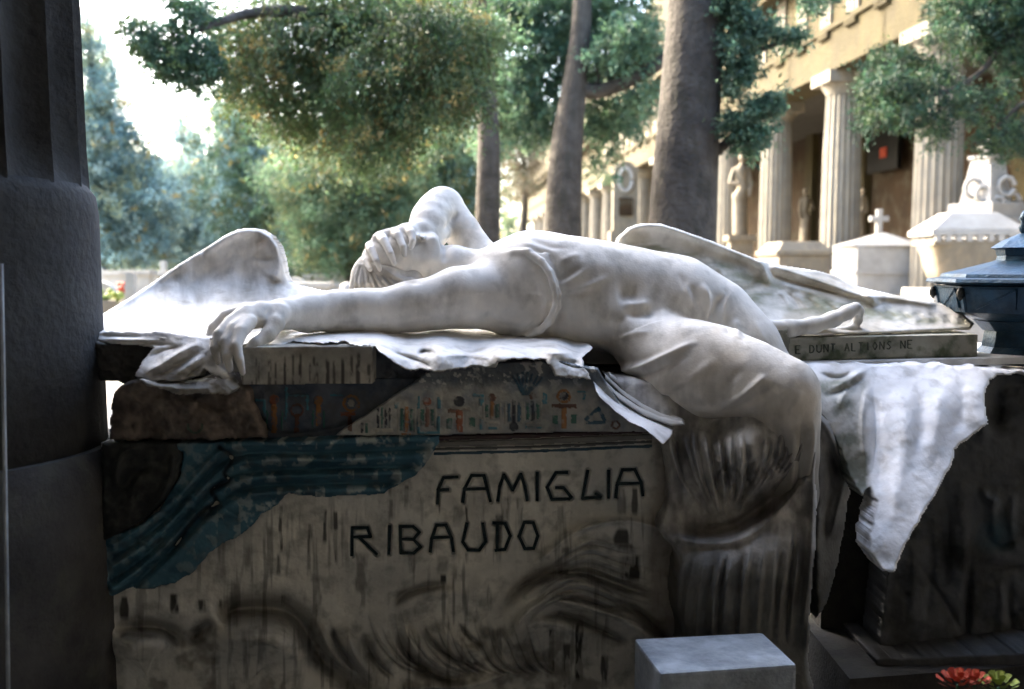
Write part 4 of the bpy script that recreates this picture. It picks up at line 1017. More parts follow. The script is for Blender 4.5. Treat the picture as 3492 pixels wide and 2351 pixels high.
# pale cloth flange under the hip, running down to a point
hemc = [(2016, 1290), (2040, 1296), (2075, 1330), (2130, 1378), (2200, 1420), (2262, 1448), (2300, 1462), (2290, 1490), (2262, 1520), (2240, 1500), (2196, 1464), (2146, 1441), (2096, 1404), (2052, 1366), (2036, 1342), (2024, 1312)]
relief("hem_cloth", hemc, tps([(2016, 1290, 2.52), (2040, 1345, 2.44), (2096, 1404, 2.42), (2196, 1464, 2.41), (2262, 1520, 2.41), (2075, 1330, 2.56), (2130, 1378, 2.545), (2200, 1420, 2.53), (2300, 1462, 2.52)]), 3,
       [([(2030, 1300), (2100, 1370), (2200, 1440)], 9, -.01)], thick=.04, rough=.003, ragged=2, edge=(6, .01), color=(.72, .71, .69), mat=M_body, parent=angel)
for q in range(3):
    d = q * 13
    relief("hem_cloth", [(2050 + d, 1282 - d * .6), (2106 + d, 1338 - d), (2180 + d, 1388 - d * .9), (2250 + d * .8, 1420 - d * .7), (2330, 1438 - d * .4), (2340, 1452 - d * .4), (2290, 1456 - d * .4), (2200 + d * .8, 1424 - d * .7), (2110 + d, 1366 - d), (2052 + d, 1306 - d * .6)],
           tps([(2050, 1282, 2.57 + q * .012), (2200, 1400, 2.525 + q * .02), (2330, 1440, 2.51 + q * .02), (2110, 1366, 2.53 + q * .02), (2290, 1456, 2.50 + q * .02), (2120, 1330, 2.57 + q * .02)]), 3, thick=.03, rough=.002, edge=(9, .02), color=(.46, .45, .42), mat=M_body, parent=angel)
# second fold right of the knee
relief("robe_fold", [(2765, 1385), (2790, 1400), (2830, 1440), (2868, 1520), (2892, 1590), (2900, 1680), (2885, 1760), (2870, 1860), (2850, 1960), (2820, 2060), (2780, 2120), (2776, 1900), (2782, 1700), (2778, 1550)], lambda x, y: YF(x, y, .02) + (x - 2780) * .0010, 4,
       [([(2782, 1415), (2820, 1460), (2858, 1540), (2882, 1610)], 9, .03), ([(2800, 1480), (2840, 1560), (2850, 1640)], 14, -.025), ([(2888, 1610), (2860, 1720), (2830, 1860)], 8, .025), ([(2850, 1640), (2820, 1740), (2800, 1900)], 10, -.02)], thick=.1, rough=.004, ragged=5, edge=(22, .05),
       color=lambda x, y: gown_col(x, y) * .45, parent=angel)  # gown colour darkened to paint in the shadow right of it

# ================================================================== things right of the tomb
base2 = thing("inscribed_slab", "mossy inscribed marble slab under the right-hand wing with a ledge below it", "slab", (1.0, 3.2, 1.0))
def pslab(name, x0, x1, ylow, yhigh, Yl, Yr, back, mat, parent, bev=.004):
    a = P(x0, ylow, Yl); b = P(x1, ylow, Yr); c = P(x0, yhigh, Yl)
    z0, z1 = a[2], c[2]
    m = prism_xy([(a[0], a[1]), (b[0], b[1]), (b[0] + .03, back + .08), (a[0], back)], z0, z1)
    return m.build(name, mat, parent, bevel=bev), z0, z1
M_moss = stone("mossy_marble", (.34, .33, .27), var=.25, scale=7, bump=.3, rough=.8, dirt=(.055, .075, .035), dirt_amt=.85, bscale=80)
_, zs0, zs1 = pslab("slab", 2680, 3332, 1232, 1152, 2.96, 3.10, 3.6, M_moss, base2)
relief("chipped_corner", [(2640, 1125), (2690, 1124), (2684, 1140), (2696, 1156), (2690, 1200), (2660, 1190)], lambda x, y: 0 * x + 2.94, 3, thick=.2, ragged=3, rough=.004, edge=(4, .008), color=(.25, .24, .19), parent=base2)
# lettering worn to fragments
def worn(txt, x0, y0, x1, y1, hgt, Yl, Yr):
    G = {'E': [[(1, 0), (0, 0), (0, 1), (1, 1)], [(0, .5), (.7, .5)]], 'D': [[(0, 0), (0, 1), (.7, .9), (1, .5), (.7, .1), (0, 0)]], 'U': [[(0, 0), (0, .8), (.5, 1), (1, .8), (1, 0)]], 'N': [[(0, 1), (0, 0), (1, 1), (1, 0)]],
         'T': [[(0, 0), (1, 0)], [(.5, 0), (.5, 1)]], 'A': [[(0, 1), (.5, 0), (1, 1)], [(.25, .6), (.75, .6)]], 'L': [[(0, 0), (0, 1), (.9, 1)]], 'I': [[(.5, 0), (.5, 1)]], 'S': [[(1, .1), (.5, 0), (.1, .25), (.9, .7), (.5, 1), (0, .9)]], 'O': [[(.5, 0), (1, .5), (.5, 1), (0, .5), (.5, 0)]]}
    n = len(txt); m = MB()
    for i, ch in enumerate(txt):
        if ch == ' ': continue
        t = i / n; px0 = x0 + (x1 - x0) * t; w = (x1 - x0) / n * .62; yb = y0 + (y1 - y0) * t
        for s in G[ch]:
            for a, b in zip(s[:-1], s[1:]):
                q = []
                ax, ay = px0 + a[0] * w, yb + a[1] * hgt; bx, by = px0 + b[0] * w, yb + b[1] * hgt
                L = math.hypot(bx - ax, by - ay); nx, ny = -(by - ay) / L * 1.6, (bx - ax) / L * 1.6
                for x, y in ((ax + nx, ay + ny), (bx + nx, by + ny), (bx - nx, by - ny), (ax - nx, ay - ny)):
                    Yp = Yl + (Yr - Yl) * (x - 2680) / 652
                    q.append(tuple(P(x, y, Yp - .0012)))
                m.add(q + [(p[0], p[1] + .01, p[2]) for p in q], [(0, 1, 2, 3), (0, 4, 5, 1), (1, 5, 6, 2), (2, 6, 7, 3), (3, 7, 4, 0)])
    return m.build("worn_lettering", M_letter2, base2)
worn("E DUNT ALTIONS NE", 2715, 1180, 3120, 1160, 27, 2.955, 3.097)
pslab("ledge", 2690, 3600, 1262, 1236, 2.93, 3.12, 3.9, M_marble, base2)
pslab("wall_block", 2790, 3330, 2480, 1264, 3.2, 3.25, 3.6, M_plinth, base2, 0)

SHR = [(2700, 1238), (2900, 1240), (3150, 1238), (3492, 1262), (3600, 1262), (3600, 1290), (3420, 1275), (3378, 1292), (3362, 1330), (3366, 1400), (3368, 1452), (3310, 1495), (3258, 1540), (3245, 1590), (3212, 1650), (3175, 1720), (3130, 1790), (3092, 1850), (3072, 1910), (3050, 1960), (3000, 1950), (2972, 1900), (2960, 1830), (2975, 1770),
       (2985, 1710), (2965, 1670), (2935, 1700), (2900, 1640), (2860, 1520), (2800, 1420), (2740, 1320), (2700, 1270)]
shr_y = tps([(2700, 1238, 2.90), (3000, 1240, 2.95), (3400, 1245, 3.03), (3600, 1262, 3.07), (2750, 1330, 2.78), (2900, 1330, 2.83), (3100, 1330, 2.86), (3340, 1340, 2.88), (2880, 1500, 2.72), (3050, 1500, 2.72), (3250, 1500, 2.76), (2950, 1650, 2.66), (3080, 1680, 2.60), (3180, 1650, 2.64), (3030, 1850, 2.50), (3040, 1940, 2.46), (3000, 1900, 2.49)])
def shr_col(x, y):
    n = fbm(x, y, 60, 221, 4); n2 = fbm(x * .5 + y * .4, y - x * .2, 36, 227, 3)
    c = mixc((.86, .86, .86), (.74, .77, .79), np.clip((n2 - .5) * 4, 0, 1) * .6)
    left = np.clip((2975 - x + (n - .5) * 40) / 30, 0, 1)  # grey-green stone on the left; its sharp edge paints in a shadow line
    c = mixc(c, mixc((.52, .51, .47), (.19, .20, .16), np.clip((n - .42) * 4, 0, 1)), left * np.clip((y - 1262) / 40, .25, 1))
    return c
shroud = thing("marble_shroud", "white marble cloth hanging to a ragged point below the lantern, grey-green on its left", "carving", (.95, 2.8, 1.2))
relief("shroud_cloth", SHR, shr_y, 4,
       [([(2780, 1270), (2860, 1290), (2920, 1262)], 7, -.02), ([(2830, 1330), (2900, 1290), (2970, 1250)], 10, .018), ([(2800, 1352), (2880, 1330), (2960, 1275)], 8, -.016), ([(2930, 1260), (2880, 1340), (2860, 1400)], 9, .012), ([(2960, 1300), (2940, 1450), (2960, 1640)], 8, .010),
        ([(2975, 1300), (2985, 1480), (2975, 1640)], 7, -.012), ([(2980, 1600), (2950, 1540), (2930, 1450)], 9, -.012), ([(3130, 1290), (3170, 1280), (3220, 1276)], 6, -.014), ([(2790, 1390), (2840, 1380), (2900, 1420)], 8, -.010), ([(3030, 1400), (3120, 1380), (3250, 1390)], 14, .008),
        ([(3010, 1520), (3100, 1500), (3230, 1470)], 9, -.008), ([(3060, 1640), (3120, 1620), (3200, 1580)], 8, .008), ([(3020, 1740), (3080, 1720), (3130, 1690)], 7, -.008), ([(3000, 1790), (3060, 1800), (3100, 1790)], 6, .010), ([(3330, 1300), (3345, 1320), (3340, 1360)], 8, -.02)][:6] + [([(3060, 1290), (3090, 1480), (3050, 1700), (3030, 1860)], 26, .014), ([(3190, 1290), (3200, 1440), (3150, 1620)], 30, .012), ([(3120, 1280), (3140, 1450), (3100, 1640)], 22, -.012), ([(3270, 1290), (3280, 1400), (3240, 1500)], 22, -.010), ([(2990, 1300), (3000, 1500), (3000, 1700)], 12, -.010)],
       thick=.10, rough=.0065, nscale=80, ragged=10, rag_scale=40, edge=(10, .03), color=shr_col, mat=M_body, parent=shroud)

# dark carved panel of the neighbouring grave
panel = thing("carved_panel", "dark carved stone panel with an arch and upright figures at the right edge", "relief", (1.2, 2.9, 0.06))
def pan_col(x, y):
    n = fbm(x, y, 90, 231, 4)
    c = mixc((.115, .12, .125), (.05, .05, .048), np.clip((n - .4) * 3, 0, 1))
    return mixc(c, (.04, .075, .09), np.clip(1 - np.abs(x - 3400) / 90, 0, 1) * np.clip((y - 1740) / 60, 0, 1) * np.clip((1900 - y) / 40, 0, 1))
relief("panel_relief", [(3050, 1300), (3620, 1268), (3620, 2240), (2990, 2255), (3030, 1900), (3080, 1700)], lambda x, y: 3.0 + (x - 3000) * .0002 + 0 * y, 5,
       [([(3355, 1480), (3350, 1360), (3390, 1290), (3450, 1270), (3520, 1275)], 18, .04, 0), ([(3400, 1420), (3400, 1340), (3450, 1310), (3520, 1310)], 26, -.04, 0), ([(3220, 1650), (3230, 1850), (3215, 2050)], 14, -.03), ([(3165, 1780), (3175, 1950), (3150, 2150)], 12, -.02), ([(3270, 1600), (3290, 1800), (3280, 2100)], 26, .03),
        ([(3100, 1880), (3180, 1990), (3250, 2100), (3290, 2200)], 8, -.025), ([(3340, 1650), (3370, 1700), (3420, 1720)], 14, .04), ([(3350, 1820), (3420, 1860), (3490, 1820)], 12, -.03), ([(3400, 1660), (3390, 1760), (3400, 1880)], 16, .035), ([(3460, 1660), (3450, 1780), (3470, 1900)], 16, .035),
        ([(3330, 1920), (3420, 1930), (3540, 1920)], 12, -.03), ([(3400, 1960), (3420, 2050), (3410, 2180)], 14, .03), ([(3450, 1960), (3440, 2060), (3460, 2180)], 10, -.03), ([(3312, 1900), (3302, 2060), (3296, 2210)], 10, -.05), ([(3130, 1800), (3120, 1950), (3110, 2150)], 18, .02)],
       thick=.15, rough=.012, nscale=50, ragged=4, edge=(8, .02), color=pan_col, parent=panel)
relief("step", [(2985, 2245), (3620, 2220), (3620, 2300), (2970, 2335)], lambda x, y: 2.9 + 0 * x, 5, thick=.3, rough=.006, ragged=3, edge=(8, .02), color=(.085, .085, .085), parent=panel)
prism_xy([(.98, 2.80), (1.7, 2.92), (1.7, 3.6), (.98, 3.6)], .06, .30).build("foot_block", M_plinth, panel)

# small marble block in the foreground
blk = thing("marble_block", "small pale grey marble block with an oval boss, in front of the angel's skirt", "block", (.45, 2.1, .06))
bt = [P(2162, 2178, 2.34), P(2600, 2156, 2.38), P(2716, 2268, 2.14), P(2252, 2298, 2.10)]
zt = .62
def onz(px, py, z):
    a = P(px, py, 1.0); d = a - np.array([0, 0, EYE]); t = (z - EYE) / d[2]
    return np.array([0, 0, EYE]) + d * t
pts = [onz(x, y, zt)[:2] for x, y in ((2162, 2178), (2600, 2156), (2718, 2266), (2252, 2298))]
prism_xy([tuple(p) for p in pts[::-1]], .10, zt).build("block", M_marble_grey, blk, bevel=.008)
m = MB(); a = onz(2480, 2330, zt); cxx, cyy = (np.array(pts[2]) + np.array(pts[3])) / 2
v = [(cxx, cyy - .022, .50)]; f = []
n = 32
for ring, (rr, dep) in enumerate(((.35, .022), (.75, .015), (1.0, 0.0))):
    for i in range(n):
        an = 2 * math.pi * i / n
        X = cxx + .105 * rr * math.cos(an); v.append((X, cyy - dep + .1 * (X - cxx) * 0 + .004, .50 + .075 * rr * math.sin(an)))
for i in range(n):
    f.append((0, 1 + i, 1 + (i + 1) % n))
    for r in range(2):
        f.append((1 + r * n + i, 1 + (r + 1) * n + i, 1 + (r + 1) * n + (i + 1) % n, 1 + r * n + (i + 1) % n))
m.add(v, f).build("oval_boss", M_marble, blk, True)

# lantern
LC = P(3476, 1236, 3.26); lr = 3.26 / F
lan = thing("grave_lantern", "blue-black eight-sided metal grave lantern standing on the ledge", "lantern", LC)
def lz(py): return float(P(3476, py, 3.26)[2])
def oct_part(name, prof, n=8, mat=M_metal, rot=math.pi / 8, smooth=False):
    m = MB(); m.lathe((LC[0], LC[1], 0), [(r * lr, lz(y)) for r, y in prof], n, rot); return m.build(name, mat, lan, smooth, bevel=.0015 if n == 8 else 0)
oct_part("finial", [(6, 800), (16, 790), (20, 776), (12, 762), (20, 748), (14, 730), (4, 716)], 12, smooth=True)
oct_part("cap", [(84, 872), (88, 852), (104, 846), (70, 822), (14, 796)])
oct_part("collar", [(86, 890), (82, 872)])
oct_part("roof", [(262, 946), (256, 934), (190, 918), (100, 893), (80, 886)])
oct_part("rim", [(268, 972), (306, 962), (300, 950), (264, 946)])
oct_part("body", [(148, 1092), (252, 1062), (276, 975)])
oct_part("glass_band", [(220, 1062), (226, 960)], mat=M_glassdark)
oct_part("underside", [(118, 1128), (150, 1094)])
oct_part("stem", [(120, 1182), (112, 1128)])
oct_part("foot", [(158, 1236), (156, 1226), (122, 1182)])
for i in range(8):
    a0 = math.pi / 8 + 2 * math.pi * i / 8; a1 = a0 + 2 * math.pi / 8; am = (a0 + a1) / 2
    def pt(r, a, y): return (LC[0] + r * lr * math.cos(a), LC[1] + r * lr * math.sin(a), lz(y))
    # pane, blue on left faces to paint in sky light; bars, little shield
    k = .62; rp = 268
    q = []
    for (aa, yy, rr) in ((a0, 984, 278), (a1, 984, 278), (a1, 1048, 260), (a0, 1048, 260)):
        A = Vector(pt(rr, aa, yy)); Cc = Vector(pt(rr * math.cos(math.pi / 8), am, yy)); q.append(Cc + (A - Cc) * k + Vector((math.cos(am), math.sin(am), 0)) * .003)
    m = MB(); m.add([tuple(p) for p in q] + [tuple(p - Vector((math.cos(am), math.sin(am), 0)) * .012) for p in q], [(0, 1, 2, 3), (7, 6, 5, 4), (0, 4, 5, 1), (1, 5, 6, 2), (2, 6, 7, 3), (3, 7, 4, 0)])
    pn = m.build("pane", M_glassdark if i in (5, 6, 0, 1, 7) else M_metal, lan)
    m = MB(); m.tube([q[3], q[1]], [.004, .004], 6); m.build("glazing_bar", M_metal, lan)
    m = MB(); m.tube([pt(272, a0, 975), pt(252, a0, 1060)], [.007, .006], 6); m.build("corner_rib", M_metal, lan)
    m = MB(); c = Vector(pt(280, a0, 1000)); m.lathe((c.x, c.y, c.z), [(.002, -.022), (.012, -.008), (.013, .006), (.006, .02)], 8); m.build("shield", M_bronze, lan, True)

# pale glass globe on a slim post, between column and tomb
gl = P(368, 1512, 2.62)
lamp = thing("grave_lamp", "small pale glass dome lamp on a slim post between the column and the tomb", "lamp", (gl[0], gl[1], .06))
m = MB(); m.lathe((gl[0], gl[1], gl[2]), [(.030, -.018), (.036, -.006), (.034, .006), (.024, .016), (.006, .020)], 20); m.build("globe", M_globe, lamp, True)
m = MB(); m.lathe((gl[0], gl[1], gl[2]), [(.05, -.40), (.045, -.36), (.028, -.30), (.032, -.12), (.042, -.03), (.03, -.018)], 20); m.build("vase_body", M_bronze, lamp, True)
m = MB(); m.lathe((gl[0], gl[1], 0), [(.07, .06), (.06, .1), (.014, .14), (.014, gl[2] - .40)], 14); m.build("post", M_marble_grey, lamp, True)
# pale cable along the left edge
a = P(6, 1080, 1.9); b = P(30, 2450, 1.9)
rod = thing("downpipe", "thin pale blue-grey pipe at the lower left edge of the picture", "pipe", (b[0], b[1], .06))
m = MB(); m.tube([tuple(P(4, 900, 1.9)), tuple(P(12, 1300, 1.9)), tuple(P(22, 1900, 1.9)), tuple(P(30, 2480, 1.9))], [.004] * 4, 8); m.build("pipe", M_marble_grey, rod, True)

# ================================================================== BACKGROUND: colonnade building
def colon_x(Y): return 8.05 - .0725 * (Y - 19)
RZ = math.atan(.0725)                     # the facade recedes along (-.0725, 1)
ZB, ZC = .9, 5.9
PITCH = 4.58
bld = thing("colonnade_building", "long ochre building with a row of fluted columns receding on the right", "building", (colon_x(14.4), 14.4, 0))
def fl(s, off, z):                        # along the facade, into the building, height
    dx, dy = -math.sin(RZ), math.cos(RZ)
    ox, oy = colon_x(19), 19.0
    return (ox + dx * s + dy * off, oy + dy * s - dx * off, z)
def fbox(s0, s1, o0, o1, z0, z1):
    m = MB(); v = [fl(s0, o0, z0), fl(s0, o1, z0), fl(s1, o1, z0), fl(s1, o0, z0), fl(s0, o0, z1), fl(s0, o1, z1), fl(s1, o1, z1), fl(s1, o0, z1)]
    return m.add(v, [(3, 2, 1, 0), (4, 5, 6, 7), (0, 1, 5, 4), (1, 2, 6, 5), (2, 3, 7, 6), (3, 0, 4, 7)])
S0, S1 = -9.5, 92
def far_column_mesh():
    n = 20 * 4; v = []; f = []
    rows = [(.50, 0, 0), (.50, .12, 0), (.455, .13, 1), (.45, 1.5, 1), (.43, 3.2, 1), (.385, 4.5, 1), (.385, 4.52, 0)]
    for r, z, am in rows:
        for i in range(n):
            a = 2 * math.pi * i / n; rr = r - am * .035 * math.sin(math.pi * (i % 4) / 4)
            v.append((rr * math.cos(a), rr * math.sin(a), z))
    for j in range(len(rows) - 1):
        for i in range(n): k = (i + 1) % n; f.append((j * n + i, j * n + k, (j + 1) * n + k, (j + 1) * n + i))
    me = bpy.data.meshes.new("column"); me.from_pydata(v, [], f); me.update(); me.materials.append(M_colfar)
    m = MB(); m.lathe((0, 0, 0), [(.39, 4.50), (.41, 4.56), (.50, 4.68), (.53, 4.74)], 24); m.box((0, 0, 4.87), (1.14, 1.14, .26))
    o = m.build("capital", M_colfar, None, 'auto'); me2 = o.data; bpy.data.objects.remove(o)
    return me, me2
cme, came = far_column_mesh()
for k in range(-1, 18):
    x, y, z = fl(k * PITCH, 0, ZB)
    o = link("column", cme, None, bld); o.location = (x - bld.location.x, y - bld.location.y, z); o.rotation_euler.z = RZ
    c = link("capital", came, None, o); c.location = (0, 0, 0)
fbox(S0, S1, -.46, .46, ZC, 6.80).build("architrave", M_ochre, bld)
fbox(S0, S1, -.54, .54, 6.803, 6.92).build("taenia", M_ochre, bld)
fbox(S0, S1, -.42, .42, 6.923, 8.30).build("frieze", M_ochre, bld)
fbox(S0, S1, -.95, .95, 8.303, 8.55).build("cornice", M_ochre, bld)
fbox(S0, S1, -1.15, .9, 8.553, 8.75).build("cornice_lip", M_ochre, bld)
fbox(S0, S1, .4, 6.0, 8.753, 13.5).build("attic_wall", M_ochre, bld)
o = None
for k in range(-3, 54):                    # triglyph-like strips, three to a bay, with guttae under the taenia
    s = k * PITCH / 3
    if k < 24:
        m = MB()
        for d in (-.22, 0, .22):
            q = fbox(s + d - .075, s + d + .075, -.49, -.42, 6.93, 8.29); m.add(q.v, q.f)
        m.build("triglyph", M_colfar, bld)
        m = MB()
        for d in (-.25, -.15, -.05, .05, .15, .25):
            q = fbox(s + d - .035, s + d + .035, -.56, -.47, 6.66, 6.79); m.add(q.v, q.f)
        m.build("guttae", M_ochre, bld)
fbox(S0, S1, -.75, 5.2, 0.0, ZB).build("plinth", M_urn, bld)
fbox(S0, S1, -1.15, -.753, 0.0, .55).build("step", M_urn, bld)
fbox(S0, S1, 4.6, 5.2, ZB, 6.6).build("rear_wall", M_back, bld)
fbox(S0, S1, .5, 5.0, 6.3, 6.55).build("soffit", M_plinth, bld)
for k in range(-1, 16):                    # ochre pilasters on the rear wall
    q = fbox(k * PITCH - .35, k * PITCH + .35, 4.35, 4.60, ZB, 6.3).build("pilaster", M_ochre, bld)

# things between and before the columns
def raycol(px, off):                       # place on the ray of px, at offset 'off' from the column line
    for s in np.arange(-12, 90, .05):
        x, y, _ = fl(s, off, 0)
        if x / y <= (px - CX) / F: return s, x, y
    return s, x, y
s_, x_, y_ = raycol(3008, 4.33)
pq = thing("wall_plaque", "black rectangular plaque with a red glow on the rear wall between two right-hand columns", "plaque", (x_, y_, 4.4))
fbox(s_ - 1.05, s_ + 1.05, 4.2, 4.33, 4.35, 5.5).build("panel", M_black, pq)
fbox(s_ - .35, s_ + .1, 4.17, 4.20, 4.75, 5.05).build("red_ornament", stone("deep_red", (.25, .03, .01), bump=0), pq)

def statue(px, ytop, ybot, Y, label, sway=1):
    b = P(px, ybot, Y); H = float(P(px, ytop, Y)[2] - b[2])
    t = thing("standing_statue", label, "statue", b)
    lo = (b[0] - .6, b[1] - .5, b[2] - .05); s = SDF(lo, (b[0] + .6, b[1] + .5, b[2] + H + .1), .035)
    def q(a, c, ra, rb_, k=.06):
        s.cone((b[0] + a[0] * H * sway, b[1] + a[1] * H, b[2] + a[2] * H), (b[0] + c[0] * H * sway, b[1] + c[1] * H, b[2] + c[2] * H), ra * H, rb_ * H, k)
    q((0, 0, .02), (-.02, 0, .45), .085, .07); q((-.02, 0, .45), (.03, 0, .55), .075, .055); q((.03, 0, .55), (.0, 0, .76), .055, .075); q((-.07, 0, .77), (.08, 0, .78), .035, .035)
    q((.0, 0, .8), (.015, -.01, .86), .03, .028); q((.018, -.02, .92), (.018, -.01, .945), .052, .045, .02); q((-.08, 0, .77), (-.13, -.03, .62), .034, .026, .02); q((-.13, -.03, .62), (-.05, -.09, .60), .026, .02, .02)
    q((.09, 0, .77), (.12, -.02, .60), .034, .026, .02); q((.12, -.02, .60), (.10, -.05, .46), .026, .02, .02); q((.06, .02, .02), (.05, 0, .5), .045, .03)
    V, Q = s.mesh(); mesh_np("figure", V, Q, M_urn, t)
    hb = b[2] - .05
    if hb > .95:
        m = MB(); m.box((b[0], b[1], b[2] - .12), (.9, .9, .18)); m.box((b[0], b[1], (b[2] - .21 + .9) / 2), (.72, .72, b[2] - .21 - .9)); m.build("pedestal", M_urn, t)
    return t
statue(2522, 515, 800, 32.0, "tall standing draped statue on a pedestal in the gallery, right of the thick trunk")
statue(2745, 640, 830, 36.0, "darker standing statue in the gallery between the two left columns", -1)
statue(2935, 640, 800, 29.5, "small statue against the rear wall left of the cross", 1)

def cross_mb(c, h, w, th):
    m = MB(); m.box((c[0], c[1], c[2] + h / 2), (w * .30, th, h)); m.box((c[0], c[1], c[2] + h * .64), (w * .36, th * 1.01, w * .3)); m.box((c[0] - w * .34, c[1], c[2] + h * .64), (w * .33, th * .99, w * .3)); m.box((c[0] + w * .34, c[1], c[2] + h * .64), (w * .33, th * .99, w * .3))
    return m
# gabled tomb with a cross
b = P(2985, 1040, 20.0)
t = thing("cross_tomb", "white gabled marble tomb topped by a small stone cross, between two columns", "tomb", (b[0], b[1], 0))
m = MB(); w = 1.32; zt_ = P(2985, 840, 20)[2]
m.box((b[0], b[1], zt_ / 2), (w, 1.2, zt_), RZ); m.build("chest", M_grave, t, bevel=.02)
m = MB(); m.box((b[0], b[1], zt_ * .72), (w + .06, 1.26, .07), RZ); m.build("band", M_grave, t)
zt2 = P(2985, 795, 20)[2]
m = MB(); m.add([(b[0] - .72, b[1] - .66, zt_), (b[0] + .72, b[1] - .66, zt_), (b[0] + .72, b[1] + .66, zt_), (b[0] - .72, b[1] + .66, zt_), (b[0] + .08, b[1] - .2, zt2), (b[0] + .08, b[1] + .2, zt2)], [(0, 1, 4), (1, 2, 5, 4), (2, 3, 5), (3, 0, 4, 5), (3, 2, 1, 0)])
m.build("gabled_lid", M_grave, t)
cb = P(2996, 800, 20.0)
cross_mb((cb[0], cb[1], cb[2] - .03), .53, .36, .14).build("cross", M_grave, t, bevel=.02)
# low tomb between the left columns
b = P(2705, 900, 22.5)
t = thing("low_tomb", "low stepped brownish tomb with a pitched lid between the two left columns", "tomb", (b[0], b[1], 0))
zt_ = P(2705, 872, 22.5)[2]; z2 = P(2705, 826, 22.5)[2]
m = MB(); m.box((b[0], b[1], zt_ / 2), (1.15, 1.4, zt_), RZ); m.build("chest", M_urn, t, bevel=.02)
m = MB(); m.box((b[0], b[1], zt_ + .05), (1.28, 1.5, .1), RZ); m.box((b[0], b[1], (zt_ + .1 + z2) / 2), (1.2, 1.4, z2 - zt_ - .1), RZ, .72); m.build("lid", M_urn, t, bevel=.015)
# bath-shaped sarcophagus on a plinth with denticulated hipped lid
b = P(3292, 960, 15.2)
t = thing("urn_sarcophagus", "pale bath-shaped sarcophagus with toothed hipped lid behind the lantern", "sarcophagus", (b[0], b[1], 0))
def zz(y): return float(P(3292, y, 15.2)[2])
def wpx(p): return p * 15.2 / F
m = MB(); m.box((b[0], b[1], zz(985) / 2), (wpx(330), 1.2, zz(985))); m.build("pedestal", M_grave, t, bevel=.02)
m = MB(); rows = [(105, 955), (118, 945), (128, 915), (140, 870), (148, 848), (150, 838)]
v = []; f = []; n = 28
def sup(a, rx, ry, e=.45):
    c_, s_2 = math.cos(a), math.sin(a); return (math.copysign(abs(c_) ** e, c_) * rx, math.copysign(abs(s_2) ** e, s_2) * ry)
for r, y in rows:
    for i in range(n):
        x, q = sup(2 * math.pi * i / n, wpx(r), wpx(r) * .62); v.append((b[0] + x, b[1] + q, zz(y)))
for j in range(len(rows) - 1):
    for i in range(n): k = (i + 1) % n; f.append((j * n + i, j * n + k, (j + 1) * n + k, (j + 1) * n + i))
f.append(tuple(range(n - 1, -1, -1))); f.append(tuple((len(rows) - 1) * n + i for i in range(n)))
m.add(v, f).build("basin", M_urn, t, 'auto')
m = MB(); m.box((b[0], b[1], (zz(838) + zz(818)) / 2), (wpx(300), wpx(186), zz(818) - zz(838))); m.build("rim", M_urn, t)
m = MB(); x0 = b[0] - wpx(158)
for i in range(9):
    m = MB(); m.box((b[0] - wpx(140) + wpx(35) * i, b[1] - wpx(95), (zz(826) + zz(798)) / 2), (wpx(17), wpx(12), zz(798) - zz(826))); m.build("dentil", M_grave, t)
m = MB(); m.box((b[0], b[1], (zz(806) + zz(786)) / 2), (wpx(322), wpx(206), zz(786) - zz(806))); m.box((b[0], b[1], (zz(786) + zz(728)) / 2 + .003), (wpx(312), wpx(200), zz(728) - zz(786)), 0, .5); m.build("hipped_lid", M_grave, t, bevel=.012)
# tower monument with wreaths
b = P(3352, 985, 17.2)
t = thing("wreath_monument", "tall tapering monument hung with stone wreaths behind the bath-shaped sarcophagus", "monument", (b[0], b[1], 0))
def zz(y): return float(P(3352, y, 17.2)[2])
def wpx(p): return p * 17.2 / F
m = MB(); m.box((b[0], b[1], zz(745) / 2), (wpx(190), wpx(190), zz(745)), .5); m.box((b[0], b[1], (zz(745) + zz(695)) / 2), (wpx(170), wpx(170), zz(695) - zz(745)), .5); m.build("base", M_grave, t, bevel=.02)
m = MB(); m.box((b[0], b[1], (zz(695) + zz(545)) / 2), (wpx(120), wpx(120), zz(545) - zz(695)), .5, .62); m.box((b[0], b[1], (zz(545) + zz(532)) / 2), (wpx(90), wpx(90), zz(532) - zz(545)), .5); m.build("pier", M_grave, t, bevel=.015)
m = MB(); m.lathe((b[0], b[1], 0), [(wpx(20), zz(532)), (wpx(16), zz(524)), (wpx(34), zz(508)), (wpx(34), zz(498)), (wpx(18), zz(490)), (wpx(10), zz(478))], 14); m.build("urn", M_grave, t, True)
for (dx, dy, dz, r) in ((-60, -30, 645, 26), (40, -55, 640, 26), (10, -62, 700, 20), (70, -40, 690, 22), (95, -20, 720, 24), (-40, -55, 665, 20)):
    m = MB(); ring = [(b[0] + wpx(dx) + wpx(r) * math.cos(a), b[1] + wpx(dy), zz(dz) + wpx(r) * 1.15 * math.sin(a)) for a in np.linspace(0, 6.0, 18)]
    m.tube(ring, [wpx(7 + 3 * (i % 2)) for i in range(18)], 6); m.build("wreath", M_grave, t, True)
